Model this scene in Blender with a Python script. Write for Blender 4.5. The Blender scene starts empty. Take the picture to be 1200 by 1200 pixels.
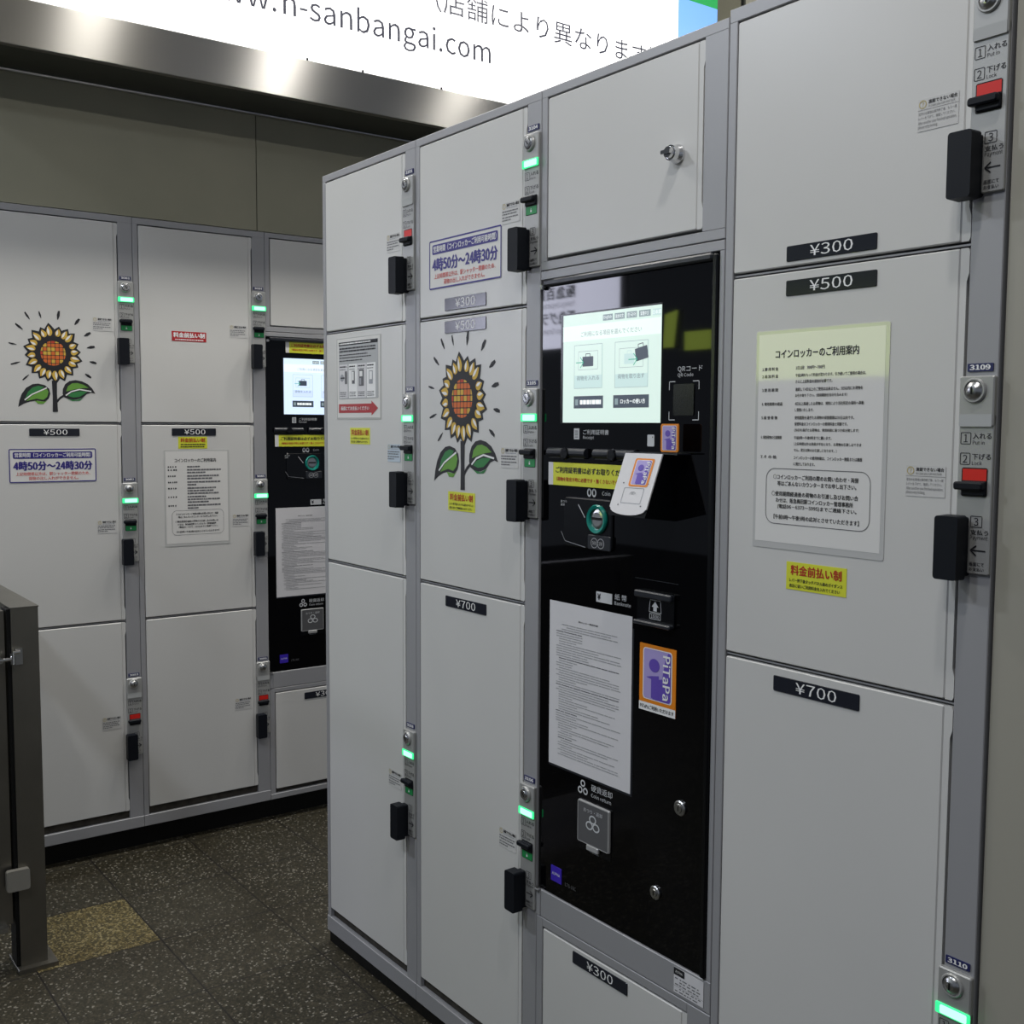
import bpy, bmesh, math, random, os
from mathutils import Vector, Matrix
random.seed(7)
S = bpy.context.scene
COL = S.collection

# ------------------------------------------------------------------ camera, world, lamps, exposure
cam = bpy.data.objects.new('camera', bpy.data.cameras.new('camera'))
COL.objects.link(cam)
right = Vector((0.59114622, 0.80654775, 0.005184)); up = Vector((-0.06622542, 0.04213129, 0.99691482)); fwd = Vector((-0.80384099, 0.58966573, -0.07831971))
M = Matrix((right, up, -fwd)).transposed().to_4x4(); M.translation = Vector((2.4777, -1.2421, 1.3173))
cam.matrix_world = M
cam.data.sensor_width = 36; cam.data.lens = 1296.26 / 1200 * 36; cam.data.clip_start = 0.02
S.camera = cam
w = bpy.data.worlds.new('station'); S.world = w; w.use_nodes = True
w.node_tree.nodes['Background'].inputs[0].default_value = (0.74, 0.83, 1.0, 1)
w.node_tree.nodes['Background'].inputs[1].default_value = 0.20
def lamp(name, loc, size, power, col=(1, 0.97, 0.92), aim=(0, 0, -1), size_y=None):
    d = bpy.data.lights.new(name, 'AREA'); d.energy = power; d.color = col; d.size = size
    if size_y: d.shape = 'RECTANGLE'; d.size_y = size_y
    else: d.shape = 'DISK'
    o = bpy.data.objects.new(name, d); COL.objects.link(o); o.location = loc
    o.rotation_euler = Vector(aim).to_track_quat('-Z', 'Y').to_euler()
    return o
for yy, pw in ((-1.62, 12), (-0.62, 10), (0.38, 6), (1.38, 6)):
    lamp('ceiling_downlight', (1.95, yy, 3.2), 0.12, pw, (1, 0.98, 0.94))
lamp('ceiling_downlight', (1.2, -2.4, 3.2), 0.3, 25, (0.82, 0.89, 1))
lamp('ceiling_downlight', (-0.7, -2.3, 3.2), 0.3, 36, (0.82, 0.89, 1))  # lamp added to brighten the left near lockers
lamp('added_wall_fill', (0.35, 2.75, 3.02), 0.2, 5, (1, 0.97, 0.9), aim=(-1, -0.12, 0.02))  # unseen lamp, added to brighten the wall right of the sign
for yy, pw in ((-0.90, 10), (-0.106, 14), (0.597, 14), (1.40, 13)):
    lamp('ceiling_downlight', (-0.30, yy, 3.22), 0.17, pw, (1, 0.97, 0.90))
S.view_settings.view_transform = 'Standard'; S.view_settings.look = 'None'
S.view_settings.gamma = 1; S.view_settings.use_curve_mapping = False
S.view_settings.exposure = 0.09

# ------------------------------------------------------------------ materials
def mat(name, col, rough=0.5, metal=0.0, spec=0.5, coat=0.0, emit=None, es=0.0, noise=None, bump=0.0, bscale=300, aniso=0.0):
    m = bpy.data.materials.new(name); m.use_nodes = True; nt = m.node_tree; b = nt.nodes['Principled BSDF']
    b.inputs['Base Color'].default_value = (*col, 1); b.inputs['Roughness'].default_value = rough; b.inputs['Metallic'].default_value = metal
    b.inputs['Specular IOR Level'].default_value = spec; b.inputs['Coat Weight'].default_value = coat; b.inputs['Coat Roughness'].default_value = 0.04
    if aniso: b.inputs['Anisotropic'].default_value = aniso
    if emit: b.inputs['Emission Color'].default_value = (*emit, 1); b.inputs['Emission Strength'].default_value = es
    tc = nt.nodes.new('ShaderNodeTexCoord')
    if noise:
        sc, amt, c2 = noise
        n = nt.nodes.new('ShaderNodeTexNoise'); n.inputs['Scale'].default_value = sc; n.inputs['Detail'].default_value = 5
        nt.links.new(tc.outputs['Object'], n.inputs['Vector'])
        r = nt.nodes.new('ShaderNodeMapRange'); r.inputs[1].default_value = 0.35; r.inputs[2].default_value = 0.65; r.inputs[3].default_value = 0; r.inputs[4].default_value = amt
        nt.links.new(n.outputs['Fac'], r.inputs[0])
        mx = nt.nodes.new('ShaderNodeMix'); mx.data_type = 'RGBA'; mx.inputs[6].default_value = (*col, 1); mx.inputs[7].default_value = (*c2, 1)
        nt.links.new(r.outputs[0], mx.inputs[0]); nt.links.new(mx.outputs[2], b.inputs['Base Color'])
    if bump:
        n = nt.nodes.new('ShaderNodeTexNoise'); n.inputs['Scale'].default_value = bscale
        nt.links.new(tc.outputs['Object'], n.inputs['Vector'])
        bp = nt.nodes.new('ShaderNodeBump'); bp.inputs['Strength'].default_value = bump; bp.inputs['Distance'].default_value = 0.001
        nt.links.new(n.outputs['Fac'], bp.inputs['Height']); nt.links.new(bp.outputs[0], b.inputs['Normal'])
    return m
DOOR = mat('door_paint', (0.60, 0.595, 0.58), 0.33, spec=0.45, bump=0.06, bscale=900, noise=(2.2, 0.5, (0.565, 0.56, 0.545)))
HEM = mat('door_edge_paint', (0.60, 0.595, 0.58), 0.4)
FRAME = mat('frame_silver_paint', (0.33, 0.33, 0.345), 0.42, metal=0.15, bump=0.05, bscale=700)
DARK = mat('dark_gap', (0.012, 0.012, 0.012), 0.8)  # dark filler; shade in the gaps behind doors is put into its colour
SLOT = mat('brown_steel_slot', (0.06, 0.052, 0.042), 0.55, metal=0.3, noise=(40, 1, (0.03, 0.026, 0.02)))
BASE = mat('black_plinth', (0.003, 0.003, 0.003), 0.5, spec=0.3)
PLASTIC = mat('black_plastic', (0.0045, 0.006, 0.010), 0.5, spec=0.22, bump=0.05, bscale=1500)
PLATE = mat('lock_panel_silver', (0.40, 0.40, 0.39), 0.38, metal=0.35)
CHROME = mat('chrome', (0.75, 0.75, 0.76), 0.12, metal=1)
STEELR = mat('satin_nickel', (0.5, 0.5, 0.5), 0.28, metal=1)
KEYD = mat('keyway_dark', (0.02, 0.02, 0.02), 0.3, metal=0.5)
NAVY = mat('navy_plate', (0.018, 0.022, 0.10), 0.35)
WHITE = mat('white_print', (0.80, 0.80, 0.80), 0.5)
INK = mat('black_ink', (0.012, 0.012, 0.016), 0.5)
GREYINK = mat('grey_ink', (0.12, 0.12, 0.13), 0.5)
LTINK = mat('light_grey_print', (0.32, 0.33, 0.36), 0.5)
OCHRE = mat('ochre_ink', (0.45, 0.36, 0.12), 0.5)
LABEL = mat('charcoal_price_plate', (0.016, 0.018, 0.026), 0.16, spec=0.30)
HELPW = mat('clear_help_film', (0.575, 0.57, 0.56), 0.25)
HELPB = mat('pale_blue_help_film', (0.50, 0.58, 0.66), 0.25)
RED = mat('red_flag', (0.62, 0.018, 0.012), 0.35)
GREENF = mat('green_flag', (0.012, 0.26, 0.07), 0.35)
GLOWG = mat('green_lamp_edge', (0.05, 0.5, 0.2), 0.3, emit=(0.03, 0.85, 0.26), es=1.1)
GLOWC = mat('green_lamp_core', (0.3, 0.8, 0.5), 0.3, emit=(0.42, 1.0, 0.66), es=1.25)  # whiter middle: overexposure of the light put into the colour
OFFL = mat('unlit_lamp_window', (0.42, 0.43, 0.43), 0.2)
PAPER = mat('laminated_paper', (0.70, 0.69, 0.67), 0.5, coat=0.9)
PAPER2 = mat('white_paper', (0.66, 0.65, 0.67), 0.55, coat=0.25)
FILM = mat('laminate_film_edge', (0.50, 0.50, 0.49), 0.12, coat=0.5)
YEL = mat('yellow_sticker', (0.66, 0.68, 0.04), 0.4, coat=0.2)
REDINK = mat('red_ink', (0.42, 0.02, 0.01), 0.5)
SOFTRED = mat('soft_red_ink', (0.62, 0.10, 0.09), 0.5)
INDIGO = mat('indigo_ink', (0.028, 0.02, 0.20), 0.4)
REDST = mat('red_sticker', (0.42, 0.016, 0.02), 0.4)
GLOSS = mat('black_glass', (0.0015, 0.0015, 0.002), 0.03, spec=0.28)
MATBLK = mat('black_moulding', (0.0022, 0.0025, 0.0035), 0.22, spec=0.35)
GREYBLK = mat('dark_grey_moulding', (0.015, 0.017, 0.023), 0.35)
TPRINT = mat('pale_terminal_print', (0.55, 0.56, 0.58), 0.5)
TEAL = mat('teal_ring', (0.004, 0.20, 0.16), 0.25)
ORANGE = mat('orange_print', (0.72, 0.22, 0.008), 0.4)
LILAC = mat('lilac_print', (0.38, 0.32, 0.62), 0.4)
PURPLE = mat('purple_print', (0.12, 0.07, 0.42), 0.4)
READER = mat('reader_white_face', (0.66, 0.65, 0.66), 0.3)
FLAPM = mat('smoked_flap', (0.10, 0.10, 0.105), 0.18, spec=0.6)
FLAPE = mat('flap_clear_edge', (0.34, 0.34, 0.34), 0.2)
BADGE = mat('blue_badge', (0.045, 0.02, 0.42), 0.3)
SUNY = mat('sunflower_yellow', (0.62, 0.40, 0.055), 0.5)
SUNO = mat('sunflower_orange', (0.62, 0.14, 0.025), 0.5)
SUNR = mat('sunflower_red', (0.48, 0.045, 0.02), 0.5)
LEAFD = mat('leaf_deep_green', (0.03, 0.20, 0.055), 0.5)
LEAFL = mat('leaf_light_green', (0.13, 0.32, 0.045), 0.5)
STAIN = mat('brushed_stainless', (0.47, 0.455, 0.435), 0.28, metal=1, aniso=0.95)
_n = STAIN.node_tree; _t = _n.nodes.new('ShaderNodeTangent'); _t.direction_type = 'UV_MAP'; _n.links.new(_t.outputs[0], _n.nodes['Principled BSDF'].inputs['Tangent'])
POSTM = mat('dull_stainless', (0.23, 0.215, 0.185), 0.33, metal=0.85, noise=(7, 0.7, (0.18, 0.17, 0.145)))
def emis(name, c, s):
    return mat(name, tuple(0.3 * x for x in c), 0.3, emit=c, es=s)
SCRG = emis('screen_glow_green', (0.60, 0.74, 0.68), 0.95)
SCRG2 = emis('screen_band_green', (0.74, 0.84, 0.80), 0.95)
SCRGB = emis('screen_box_green', (0.50, 0.66, 0.64), 0.92)
SCRB = emis('screen_glow_blue', (0.66, 0.80, 1.0), 0.98)
SCRB2 = emis('screen_band_blue', (0.78, 0.88, 1.0), 1.0)
SCRBB = emis('screen_box_blue', (0.58, 0.70, 0.98), 0.98)
SCRD = emis('screen_slate', (0.045, 0.06, 0.085), 0.9)
SCRM = emis('screen_mid_slate', (0.22, 0.29, 0.31), 0.9)
SCRT = emis('screen_teal', (0.05, 0.40, 0.28), 0.9)
SCRW = emis('screen_white', (0.85, 0.90, 0.90), 0.95)
SIGNW = emis('lightbox_white', (1.0, 1.0, 1.0), 1.35)
SIGNB = emis('lightbox_blue', (0.18, 0.42, 0.95), 1.0)
SIGNG = emis('lightbox_green', (0.005, 0.33, 0.07), 1.0)
SIGNI = mat('sign_ink', (0.01, 0.012, 0.03), 0.5)
BOARDW = emis('backlit_board_white', (0.80, 0.82, 1.0), 13.0)
BOARDY = emis('backlit_board_yellow', (0.72, 0.92, 0.16), 3.8)

# ------------------------------------------------------------------ mesh helpers
class Fr:                                            # a wall frame: local x along the wall, -y out of it, z up
    def __init__(s, org, rz): s.m = Matrix.Translation(org) @ Matrix.Rotation(rz, 4, 'Z')
DB = 0.8873
FF = Fr((0, 0, 0), 0)
FB = Fr((-DB, 0, 0), math.pi / 2)
WF = Fr((0, 0, 0), 0)

try:
    FONT = bpy.data.fonts.load(os.path.join(bpy.utils.system_resource('DATAFILES', path='fonts'), 'Noto Sans CJK Regular.woff2'))
except Exception:
    FONT = None
_tc = {}
def glyphs(s, bold):
    k = (s, bold)
    if k not in _tc:
        c = bpy.data.curves.new('t', 'FONT'); c.body = s; c.resolution_u = 2
        if FONT: c.font = FONT
        c.offset = bold
        o = bpy.data.objects.new('t', c); m = bpy.data.meshes.new_from_object(o)
        vs = [(v.co.x, v.co.y) for v in m.vertices]; fs = [tuple(p.vertices) for p in m.polygons]
        bpy.data.objects.remove(o); bpy.data.curves.remove(c); bpy.data.meshes.remove(m)
        _tc[k] = (vs, fs)
    return _tc[k]
_g = glyphs('国', 0)[0]; EM = (max(v[1] for v in _g) - min(v[1] for v in _g)) / 0.91

def rr(x0, x1, z0, z1, r, n=4):
    r = max(1e-5, min(r, (x1 - x0) / 2 - 1e-5, (z1 - z0) / 2 - 1e-5)); p = []
    for cx, cz, a in ((x1 - r, z1 - r, 0), (x0 + r, z1 - r, 90), (x0 + r, z0 + r, 180), (x1 - r, z0 + r, 270)):
        for i in range(n + 1):
            t = math.radians(a + 90 * i / n); p.append((cx + r * math.cos(t), cz + r * math.sin(t)))
    return p
def circ(cx, cz, rx, rz=None, n=28):
    rz = rx if rz is None else rz
    return [(cx + rx * math.cos(2 * math.pi * i / n), cz + rz * math.sin(2 * math.pi * i / n)) for i in range(n)]

class MB:
    def __init__(s): s.v = []; s.f = []; s.mi = []; s.m = []
    def _m(s, m):
        if m not in s.m: s.m.append(m)
        return s.m.index(m)
    def add(s, vs, fs, m):
        b = len(s.v); i = s._m(m); s.v += [tuple(x) for x in vs]
        for f in fs: s.f.append([b + k for k in f]); s.mi.append(i)
    def poly(s, p, m, y=0.0): s.add([(a, y, b) for a, b in p], [list(range(len(p)))], m)
    def rect(s, x0, x1, z0, z1, m, y=0.0): s.poly([(x0, z0), (x1, z0), (x1, z1), (x0, z1)], m, y)
    def ring(s, po, pi, m, y=0.0):
        n = len(po); s.add([(a, y, b) for a, b in po + pi], [[i, (i + 1) % n, n + (i + 1) % n, n + i] for i in range(n)], m)
    def frame(s, x0, x1, z0, z1, r, t, m, y=0.0, n=4): s.ring(rr(x0, x1, z0, z1, r, n), rr(x0 + t, x1 - t, z0 + t, z1 - t, max(r - t, 1e-4), n), m, y)
    def line(s, pts, wd, m, y=0.0):
        for (a, b), (c, d) in zip(pts, pts[1:]):
            L = math.hypot(c - a, d - b) or 1e-6; nx, nz = -(d - b) / L * wd / 2, (c - a) / L * wd / 2
            s.poly([(a - nx, b - nz), (c - nx, d - nz), (c + nx, d + nz), (a + nx, b + nz)], m, y)
    def prism(s, p, y0, y1, m, inner=None, c=0.0, mcap=None):          # p: ccw outline (x,z) at back y1 and front y0; inner: front cap outline
        n = len(p); inner = inner or p
        vs = [(a, y1, b) for a, b in p] + [(a, y0 + c, b) for a, b in p] + [(a, y0, b) for a, b in inner]
        fs = []
        for i in range(n):
            j = (i + 1) % n
            fs.append([i, j, n + j, n + i])
            if c > 0 or inner is not p: fs.append([n + i, n + j, 2 * n + j, 2 * n + i])
        fs.append([i for i in range(n)][::-1])
        if c > 0 or inner is not p: s.add(vs, fs, m); s.add(vs[2 * n:], [list(range(n))], mcap or m)
        else: s.add(vs[:2 * n], fs, m); s.add(vs[n:2 * n], [list(range(n))], mcap or m)
    def slab(s, x0, x1, z0, z1, y0, y1, m, r=0.0, c=0.0, mcap=None, n=4):
        if r > 0: s.prism(rr(x0, x1, z0, z1, r, n), y0, y1, m, rr(x0 + c, x1 - c, z0 + c, z1 - c, max(r - c, 1e-4), n) if c else None, c, mcap)
        else:
            q = lambda e: [(x0 + e, z0 + e), (x1 - e, z0 + e), (x1 - e, z1 - e), (x0 + e, z1 - e)]
            s.prism(q(0), y0, y1, m, q(c) if c else None, c, mcap)
    def box(s, a, b, m):
        (x0, y0, z0), (x1, y1, z1) = a, b
        s.slab(x0, x1, z0, z1, y0, y1, m)
    def rod(s, p, q, r, m, n=16):
        p, q = Vector(p), Vector(q); d = (q - p).normalized(); u = d.orthogonal().normalized(); v = d.cross(u); vs = []
        for e in (p, q):
            for i in range(n): t = 2 * math.pi * i / n; vs.append(e + u * math.cos(t) * r + v * math.sin(t) * r)
        s.add(vs, [[i, (i + 1) % n, n + (i + 1) % n, n + i] for i in range(n)] + [list(range(n))[::-1], list(range(n, 2 * n))], m)
    def lathe(s, cx, cz, prof, m, n=28, sx=1.0):          # prof: (radius, y) from back to front, about the -y axis
        vs = []; fs = []
        for r, y in prof:
            for i in range(n): t = 2 * math.pi * i / n; vs.append((cx + r * sx * math.cos(t), y, cz + r * math.sin(t)))
        for k in range(len(prof) - 1):
            for i in range(n): j = (i + 1) % n; fs.append([k * n + i, k * n + j, (k + 1) * n + j, (k + 1) * n + i])
        fs.append([(len(prof) - 1) * n + i for i in range(n)]); s.add(vs, fs, m)
    def text(s, t, x, z, m, w=None, h=None, em=None, al='L', bold=0.0, y=0.0, rot=0, ref=None):
        vs, fs = glyphs(t, 0)
        if not vs: return
        x0, x1 = min(v[0] for v in vs), max(v[0] for v in vs); z0, z1 = min(v[1] for v in vs), max(v[1] for v in vs)
        if em: sz = em / EM; zo = 0
        else: sz = h / (z1 - z0); zo = z0
        if ref: rv = glyphs(ref, 0)[0]; sx = w / (max(v[0] for v in rv) - min(v[0] for v in rv))
        else: sx = w / (x1 - x0) if w else sz
        W = (x1 - x0) * sx; off = {'L': 0, 'C': -W / 2, 'R': -W}[al]; ca, sa = math.cos(rot), math.sin(rot)
        d = bold * 1.5
        for k, (ex, ez) in enumerate(((-d, 0), (d, 0), (0, d)) if bold > 0.0035 else ((0, 0),)):
            out = []
            for a, b in vs:
                a = (a + ex - x0) * sx + off; b = (b + ez - zo) * sz
                out.append((x + a * ca - b * sa, y - 0.00004 * k, z + a * sa + b * ca))
            s.add(out, fs, m)
    def dashes(s, x0, x1, z, h, m, y=0.0, seed=0, lo=0.003, hi=0.012, gap=0.0012):
        r = random.Random(seed); x = x0
        while x < x1 - lo:
            e = min(x1, x + r.uniform(lo, hi)); s.rect(x, e, z, z + h, m, y); x = e + gap * r.uniform(0.6, 1.6)
    def mesh(s, name, off=(0, 0, 0)):
        me = bpy.data.meshes.new(name)
        me.from_pydata([(a - off[0], b - off[1], c - off[2]) for a, b, c in s.v], [], s.f)
        for m in s.m: me.materials.append(m)
        me.polygons.foreach_set('material_index', s.mi); me.update()
        return me
    def part(s, name, parent, label=None):
        o = bpy.data.objects.new(name, s.mesh(name)); COL.objects.link(o); o.parent = parent
        if label: o['label'] = label
        return o
    def thing(s, name, fr, org, label, cat, group=None, kind=None):
        o = bpy.data.objects.new(name, s.mesh(name, org)); COL.objects.link(o); o.matrix_world = fr.m @ Matrix.Translation(org)
        tag(o, label, cat, group, kind); return o
def tag(o, label=None, cat=None, group=None, kind=None):
    if label: o['label'] = label
    if cat: o['category'] = cat
    if group: o['group'] = group
    if kind: o['kind'] = kind
def empty(name, fr, org, label, cat, group=None):
    o = bpy.data.objects.new(name, None); COL.objects.link(o); o.empty_display_size = 0.05
    o.matrix_world = fr.m @ Matrix.Translation(org); tag(o, label, cat, group); return o
def put(name, me, parent, loc, label=None):           # another object sharing one mesh
    o = bpy.data.objects.new(name, me); COL.objects.link(o); o.parent = parent; o.location = loc
    if label: o['label'] = label
    return o
def struct(name, mb, fr=WF, org=(0, 0, 0)):
    o = mb.thing(name, fr, org, None, None, None, 'structure'); return o

# ------------------------------------------------------------------ setting: floor, walls, ceiling
FM = bpy.data.materials.new('terrazzo_tiles'); FM.use_nodes = True
nt = FM.node_tree; N = nt.nodes; L = nt.links; pb = N['Principled BSDF']
def nd(t, **k):
    n = N.new(t)
    for a, b in k.items(): setattr(n, a, b)
    return n
def math_(op, a, b=None, c=None):
    n = nd('ShaderNodeMath', operation=op)
    for i, v in enumerate((a, b, c)):
        if v is None: continue
        if isinstance(v, (int, float)): n.inputs[i].default_value = v
        else: L.new(v, n.inputs[i])
    return n.outputs[0]
def mixc(f, a, b):
    n = nd('ShaderNodeMix', data_type='RGBA')
    for i, v in ((0, f), (6, a), (7, b)):
        if isinstance(v, tuple): n.inputs[i].default_value = (*v, 1)
        elif isinstance(v, (int, float)): n.inputs[i].default_value = v
        else: L.new(v, n.inputs[i])
    return n.outputs[2]
tc = nd('ShaderNodeTexCoord'); sp = nd('ShaderNodeSeparateXYZ'); L.new(tc.outputs['Object'], sp.inputs[0])
px, py = 0.3085, 0.2985
tu = math_('DIVIDE', math_('ADD', sp.outputs[0], 0.562 + px * 40), px); tv = math_('DIVIDE', math_('ADD', sp.outputs[1], 0.343 + py * 40), py)
fu, fv = math_('FRACT', tu), math_('FRACT', tv); iu, iv = math_('FLOOR', tu), math_('FLOOR', tv)
def edge(f, wd): return math_('LESS_THAN', math_('MINIMUM', f, math_('SUBTRACT', 1.0, f)), wd)
joint = math_('MAXIMUM', edge(fu, 0.0075), edge(fv, 0.0075))
cmb = nd('ShaderNodeCombineXYZ'); L.new(iu, cmb.inputs[0]); L.new(iv, cmb.inputs[1])
wn = nd('ShaderNodeTexWhiteNoise'); L.new(cmb.outputs[0], wn.inputs['Vector'])
vor = nd('ShaderNodeTexVoronoi'); vor.inputs['Scale'].default_value = 230; L.new(tc.outputs['Object'], vor.inputs['Vector'])
vc = nd('ShaderNodeSeparateColor'); L.new(vor.outputs['Color'], vc.inputs[0])
ramp = nd('ShaderNodeValToRGB'); L.new(vc.outputs[0], ramp.inputs[0])
e = ramp.color_ramp.elements; e[0].position = 0.0; e[0].color = (0.014, 0.012, 0.007, 1); e[1].position = 1; e[1].color = (0.75, 0.73, 0.68, 1)
for p, c in ((0.30, (0.027, 0.0235, 0.0145, 1)), (0.60, (0.041, 0.034, 0.021, 1)), (0.84, (0.072, 0.061, 0.040, 1)), (0.94, (0.25, 0.23, 0.19, 1))):
    q = ramp.color_ramp.elements.new(p); q.color = c
ramp.color_ramp.interpolation = 'CONSTANT'
cn = nd('ShaderNodeTexNoise'); cn.inputs['Scale'].default_value = 9; cn.inputs['Detail'].default_value = 5; L.new(tc.outputs['Object'], cn.inputs['Vector'])
base = mixc(math_('MULTIPLY', wn.outputs['Value'], 0.25), ramp.outputs[0], (0.038, 0.033, 0.023))
base = mixc(math_('MULTIPLY', cn.outputs['Fac'], 0.35), base, (0.032, 0.030, 0.018))
oy = math_('MULTIPLY', math_('COMPARE', iu, 40.0, 0.1), math_('COMPARE', iv, 39.0, 0.1))
yr = nd('ShaderNodeValToRGB'); L.new(vc.outputs[0], yr.inputs[0]); yr.color_ramp.interpolation = 'CONSTANT'
e = yr.color_ramp.elements; e[0].color = (0.045, 0.037, 0.016, 1); e[1].position = 0.55; e[1].color = (0.125, 0.095, 0.036, 1)
q = yr.color_ramp.elements.new(0.85); q.color = (0.22, 0.18, 0.09, 1)
base = mixc(oy, base, yr.outputs[0])
base = mixc(joint, base, (0.012, 0.010, 0.008))
L.new(base, pb.inputs['Base Color']); pb.inputs['Roughness'].default_value = 0.5; pb.inputs['Specular IOR Level'].default_value = 0.35
bp = nd('ShaderNodeBump'); bp.inputs['Strength'].default_value = 0.4; bp.inputs['Distance'].default_value = 0.002
L.new(math_('SUBTRACT', 1.0, joint), bp.inputs['Height']); L.new(bp.outputs[0], pb.inputs['Normal'])
b = MB(); b.add([(-7, -7, 0), (6, -7, 0), (6, 4, 0), (-7, 4, 0), (-7, -7, -0.05), (6, -7, -0.05), (6, 4, -0.05), (-7, 4, -0.05)],
                [[0, 1, 2, 3], [7, 6, 5, 4], [0, 4, 5, 1], [1, 5, 6, 2], [2, 6, 7, 3], [3, 7, 4, 0]], FM)
struct('floor', b)
WALLM = mat('olive_wall_panel', (0.31, 0.295, 0.215), 0.5, noise=(3.0, 0.8, (0.265, 0.26, 0.19)))
CREAM = mat('cream_wall_panel', (0.60, 0.58, 0.48), 0.6)
WALLR = mat('beige_wall_panel', (0.34, 0.325, 0.275), 0.5, bump=0.05)
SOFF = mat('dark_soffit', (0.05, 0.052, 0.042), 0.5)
CEIL = mat('ceiling_panel', (0.5, 0.5, 0.48), 0.7)
b = MB()                                              # back wall: local x runs along +Y, panels with a dark joint
XW = 0.006                                            # wall face just behind the locker fronts
for a0, a1, m in ((-0.78, 0.2165, WALLM), (0.2195, 2.432, WALLM), (2.462, 4.0, CREAM)):
    b.slab(a0, a1, 1.93, 3.3, XW, XW + 0.55, m)
b.slab(-0.77, 4.0, 1.935, 3.3, XW + 0.012, XW + 0.54, DARK)
b.slab(-0.78, -0.62, 0, 1.93, XW, XW + 0.55, WALLM)
b.slab(0.70, 4.0, 0, 1.93, XW, XW + 0.55, WALLM)
struct('wall_back', b, FB)
b = MB(); b.slab(1.7585, 3.4, 0, 3.3, 0.006, 0.56, WALLR); struct('wall_right', b, FF)
b = MB(); b.box((-7, -7, 3.3), (6, 4, 3.36), CEIL); struct('ceiling', b)
b = MB(); b.rod((-0.78, XW - 0.006, 2.292), (2.4, XW - 0.006, 2.292), 0.006, STEELR); struct('trim_1', b, FB)

# ------------------------------------------------------------------ the lightbox sign over the far lockers
SX = DB - 0.665                                       # how far its face stands out of the locker fronts
t = empty('lightbox_sign', FB, (0, 0, 2.29), 'long white backlit sign with a stainless lower edge above the far lockers', 'sign')
def loc(mb, dz=-2.29): mb.v = [(x, y, z + dz) for x, y, z in mb.v]; return mb
b = MB(); b.slab(-0.80, 2.052, 2.42, 3.26, -SX + 0.01, XW - 0.002, FRAME); loc(b).part('housing', t)
b = MB(); b.slab(-0.80, 1.8375, 2.414, 3.25, -SX, -SX + 0.012, SIGNW)
X = 0.0005
b.text('n-sanbangai.com', 0.2107, 2.5327, SIGNI, w=0.7535, em=0.090, y=-SX - X)
b.text('www.', 0.1885, 2.5327, SIGNI, w=0.7535, em=0.090, al='R', y=-SX - X, ref='n-sanbangai.com')
b.text('（店舗により異なります）', 0.745, 2.6640, SIGNI, w=0.970, em=0.080, y=-SX - X)
loc(b).part('lit_face', t)
b = MB(); b.slab(1.8375, 2.05, 2.414, 3.25, -SX, -SX + 0.012, SIGNB); b.rect(1.8375, 2.05, 2.947, 3.25, SIGNG, -SX - X)
loc(b).part('picture_panel', t, 'blue and green end of the sign')
b = MB(); b.slab(-0.80, 2.052, 2.292, 2.413, -SX - 0.002, -SX + 0.02, STAIN, c=0.0015); fa = loc(b).part('fascia', t, 'brushed stainless strip')
uv = fa.data.uv_layers.new(name='grain')              # grain runs along the strip, so highlights smear upright
for lp in fa.data.loops: q = fa.data.vertices[lp.vertex_index].co; uv.data[lp.index].uv = (q.z, q.x)
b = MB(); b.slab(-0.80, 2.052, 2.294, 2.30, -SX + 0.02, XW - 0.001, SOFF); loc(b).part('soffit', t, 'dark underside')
for a in (0.287, 0.476, 0.7665):
    b = MB(); b.slab(a - 0.003, a + 0.003, 2.4125, 2.419, -SX - 0.003, -SX, KEYD); loc(b).part('clip', t)

# ------------------------------------------------------------------ shared lock panel meshes (origin: right edge of the column at the key's height)
def hexa(p): return p
b = MB(); b.slab(-0.046, -0.001, -0.221, -0.028, -0.0045, 0.0, PLATE, r=0.002, c=0.001)
b.slab(-0.046, -0.001, -0.0435, 0.0175, -0.007, 0.0, PLATE, r=0.003, c=0.0015)
y = -0.0049
for n_, zz in (('1', -0.0645), ('2', -0.0892)):
    b.frame(-0.0432, -0.0295, zz, zz + 0.0145, 0.0015, 0.0009, INK, y, 2); b.text(n_, -0.0364, zz + 0.0025, INK, h=0.0095, al='C', y=y)
b.text('入れる', -0.0272, -0.0580, INK, w=0.024, h=0.0072, y=y, bold=0.004); b.text('Put in', -0.0272, -0.0645, INK, em=0.0058, y=y)
b.text('下げる', -0.0272, -0.0828, INK, w=0.024, h=0.0072, y=y, bold=0.004); b.text('Lock', -0.0272, -0.0892, INK, em=0.0058, y=y)
b.frame(-0.0267, -0.0110, -0.1645, -0.1505, 0.0015, 0.0009, INK, y, 2); b.text('3', -0.0188, -0.1622, INK, h=0.0095, al='C', y=y)
b.text('支払う', -0.0258, -0.1735, INK, w=0.023, h=0.0062, y=y, bold=0.004); b.text('Payment', -0.0258, -0.1790, INK, w=0.0225, em=0.0060, y=y)
b.text('画面にて', -0.0258, -0.2115, INK, w=0.019, h=0.0046, y=y, bold=0.004); b.text('お支払い', -0.0258, -0.2175, INK, w=0.019, h=0.0046, y=y, bold=0.004)
PANEL = b
def arrow_panel(d):
    c = MB(); c.v = list(PANEL.v); c.f = list(PANEL.f); c.mi = list(PANEL.mi); c.m = list(PANEL.m)
    a, e_ = (-0.0250, -0.0055) if d > 0 else (-0.0055, -0.0250)
    c.line([(a, -0.1925), (e_, -0.1925)], 0.0018, INK, y); k = 0.0075 * (1 if d > 0 else -1)
    c.line([(e_ - k, -0.1865), (e_, -0.1925)], 0.0018, INK, y - 0.0001); c.line([(e_ - k, -0.1985), (e_, -0.1925)], 0.0018, INK, y - 0.0001)
    return c.mesh('lock_panel')
ME_PANEL = {1: arrow_panel(1), -1: arrow_panel(-1)}
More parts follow.
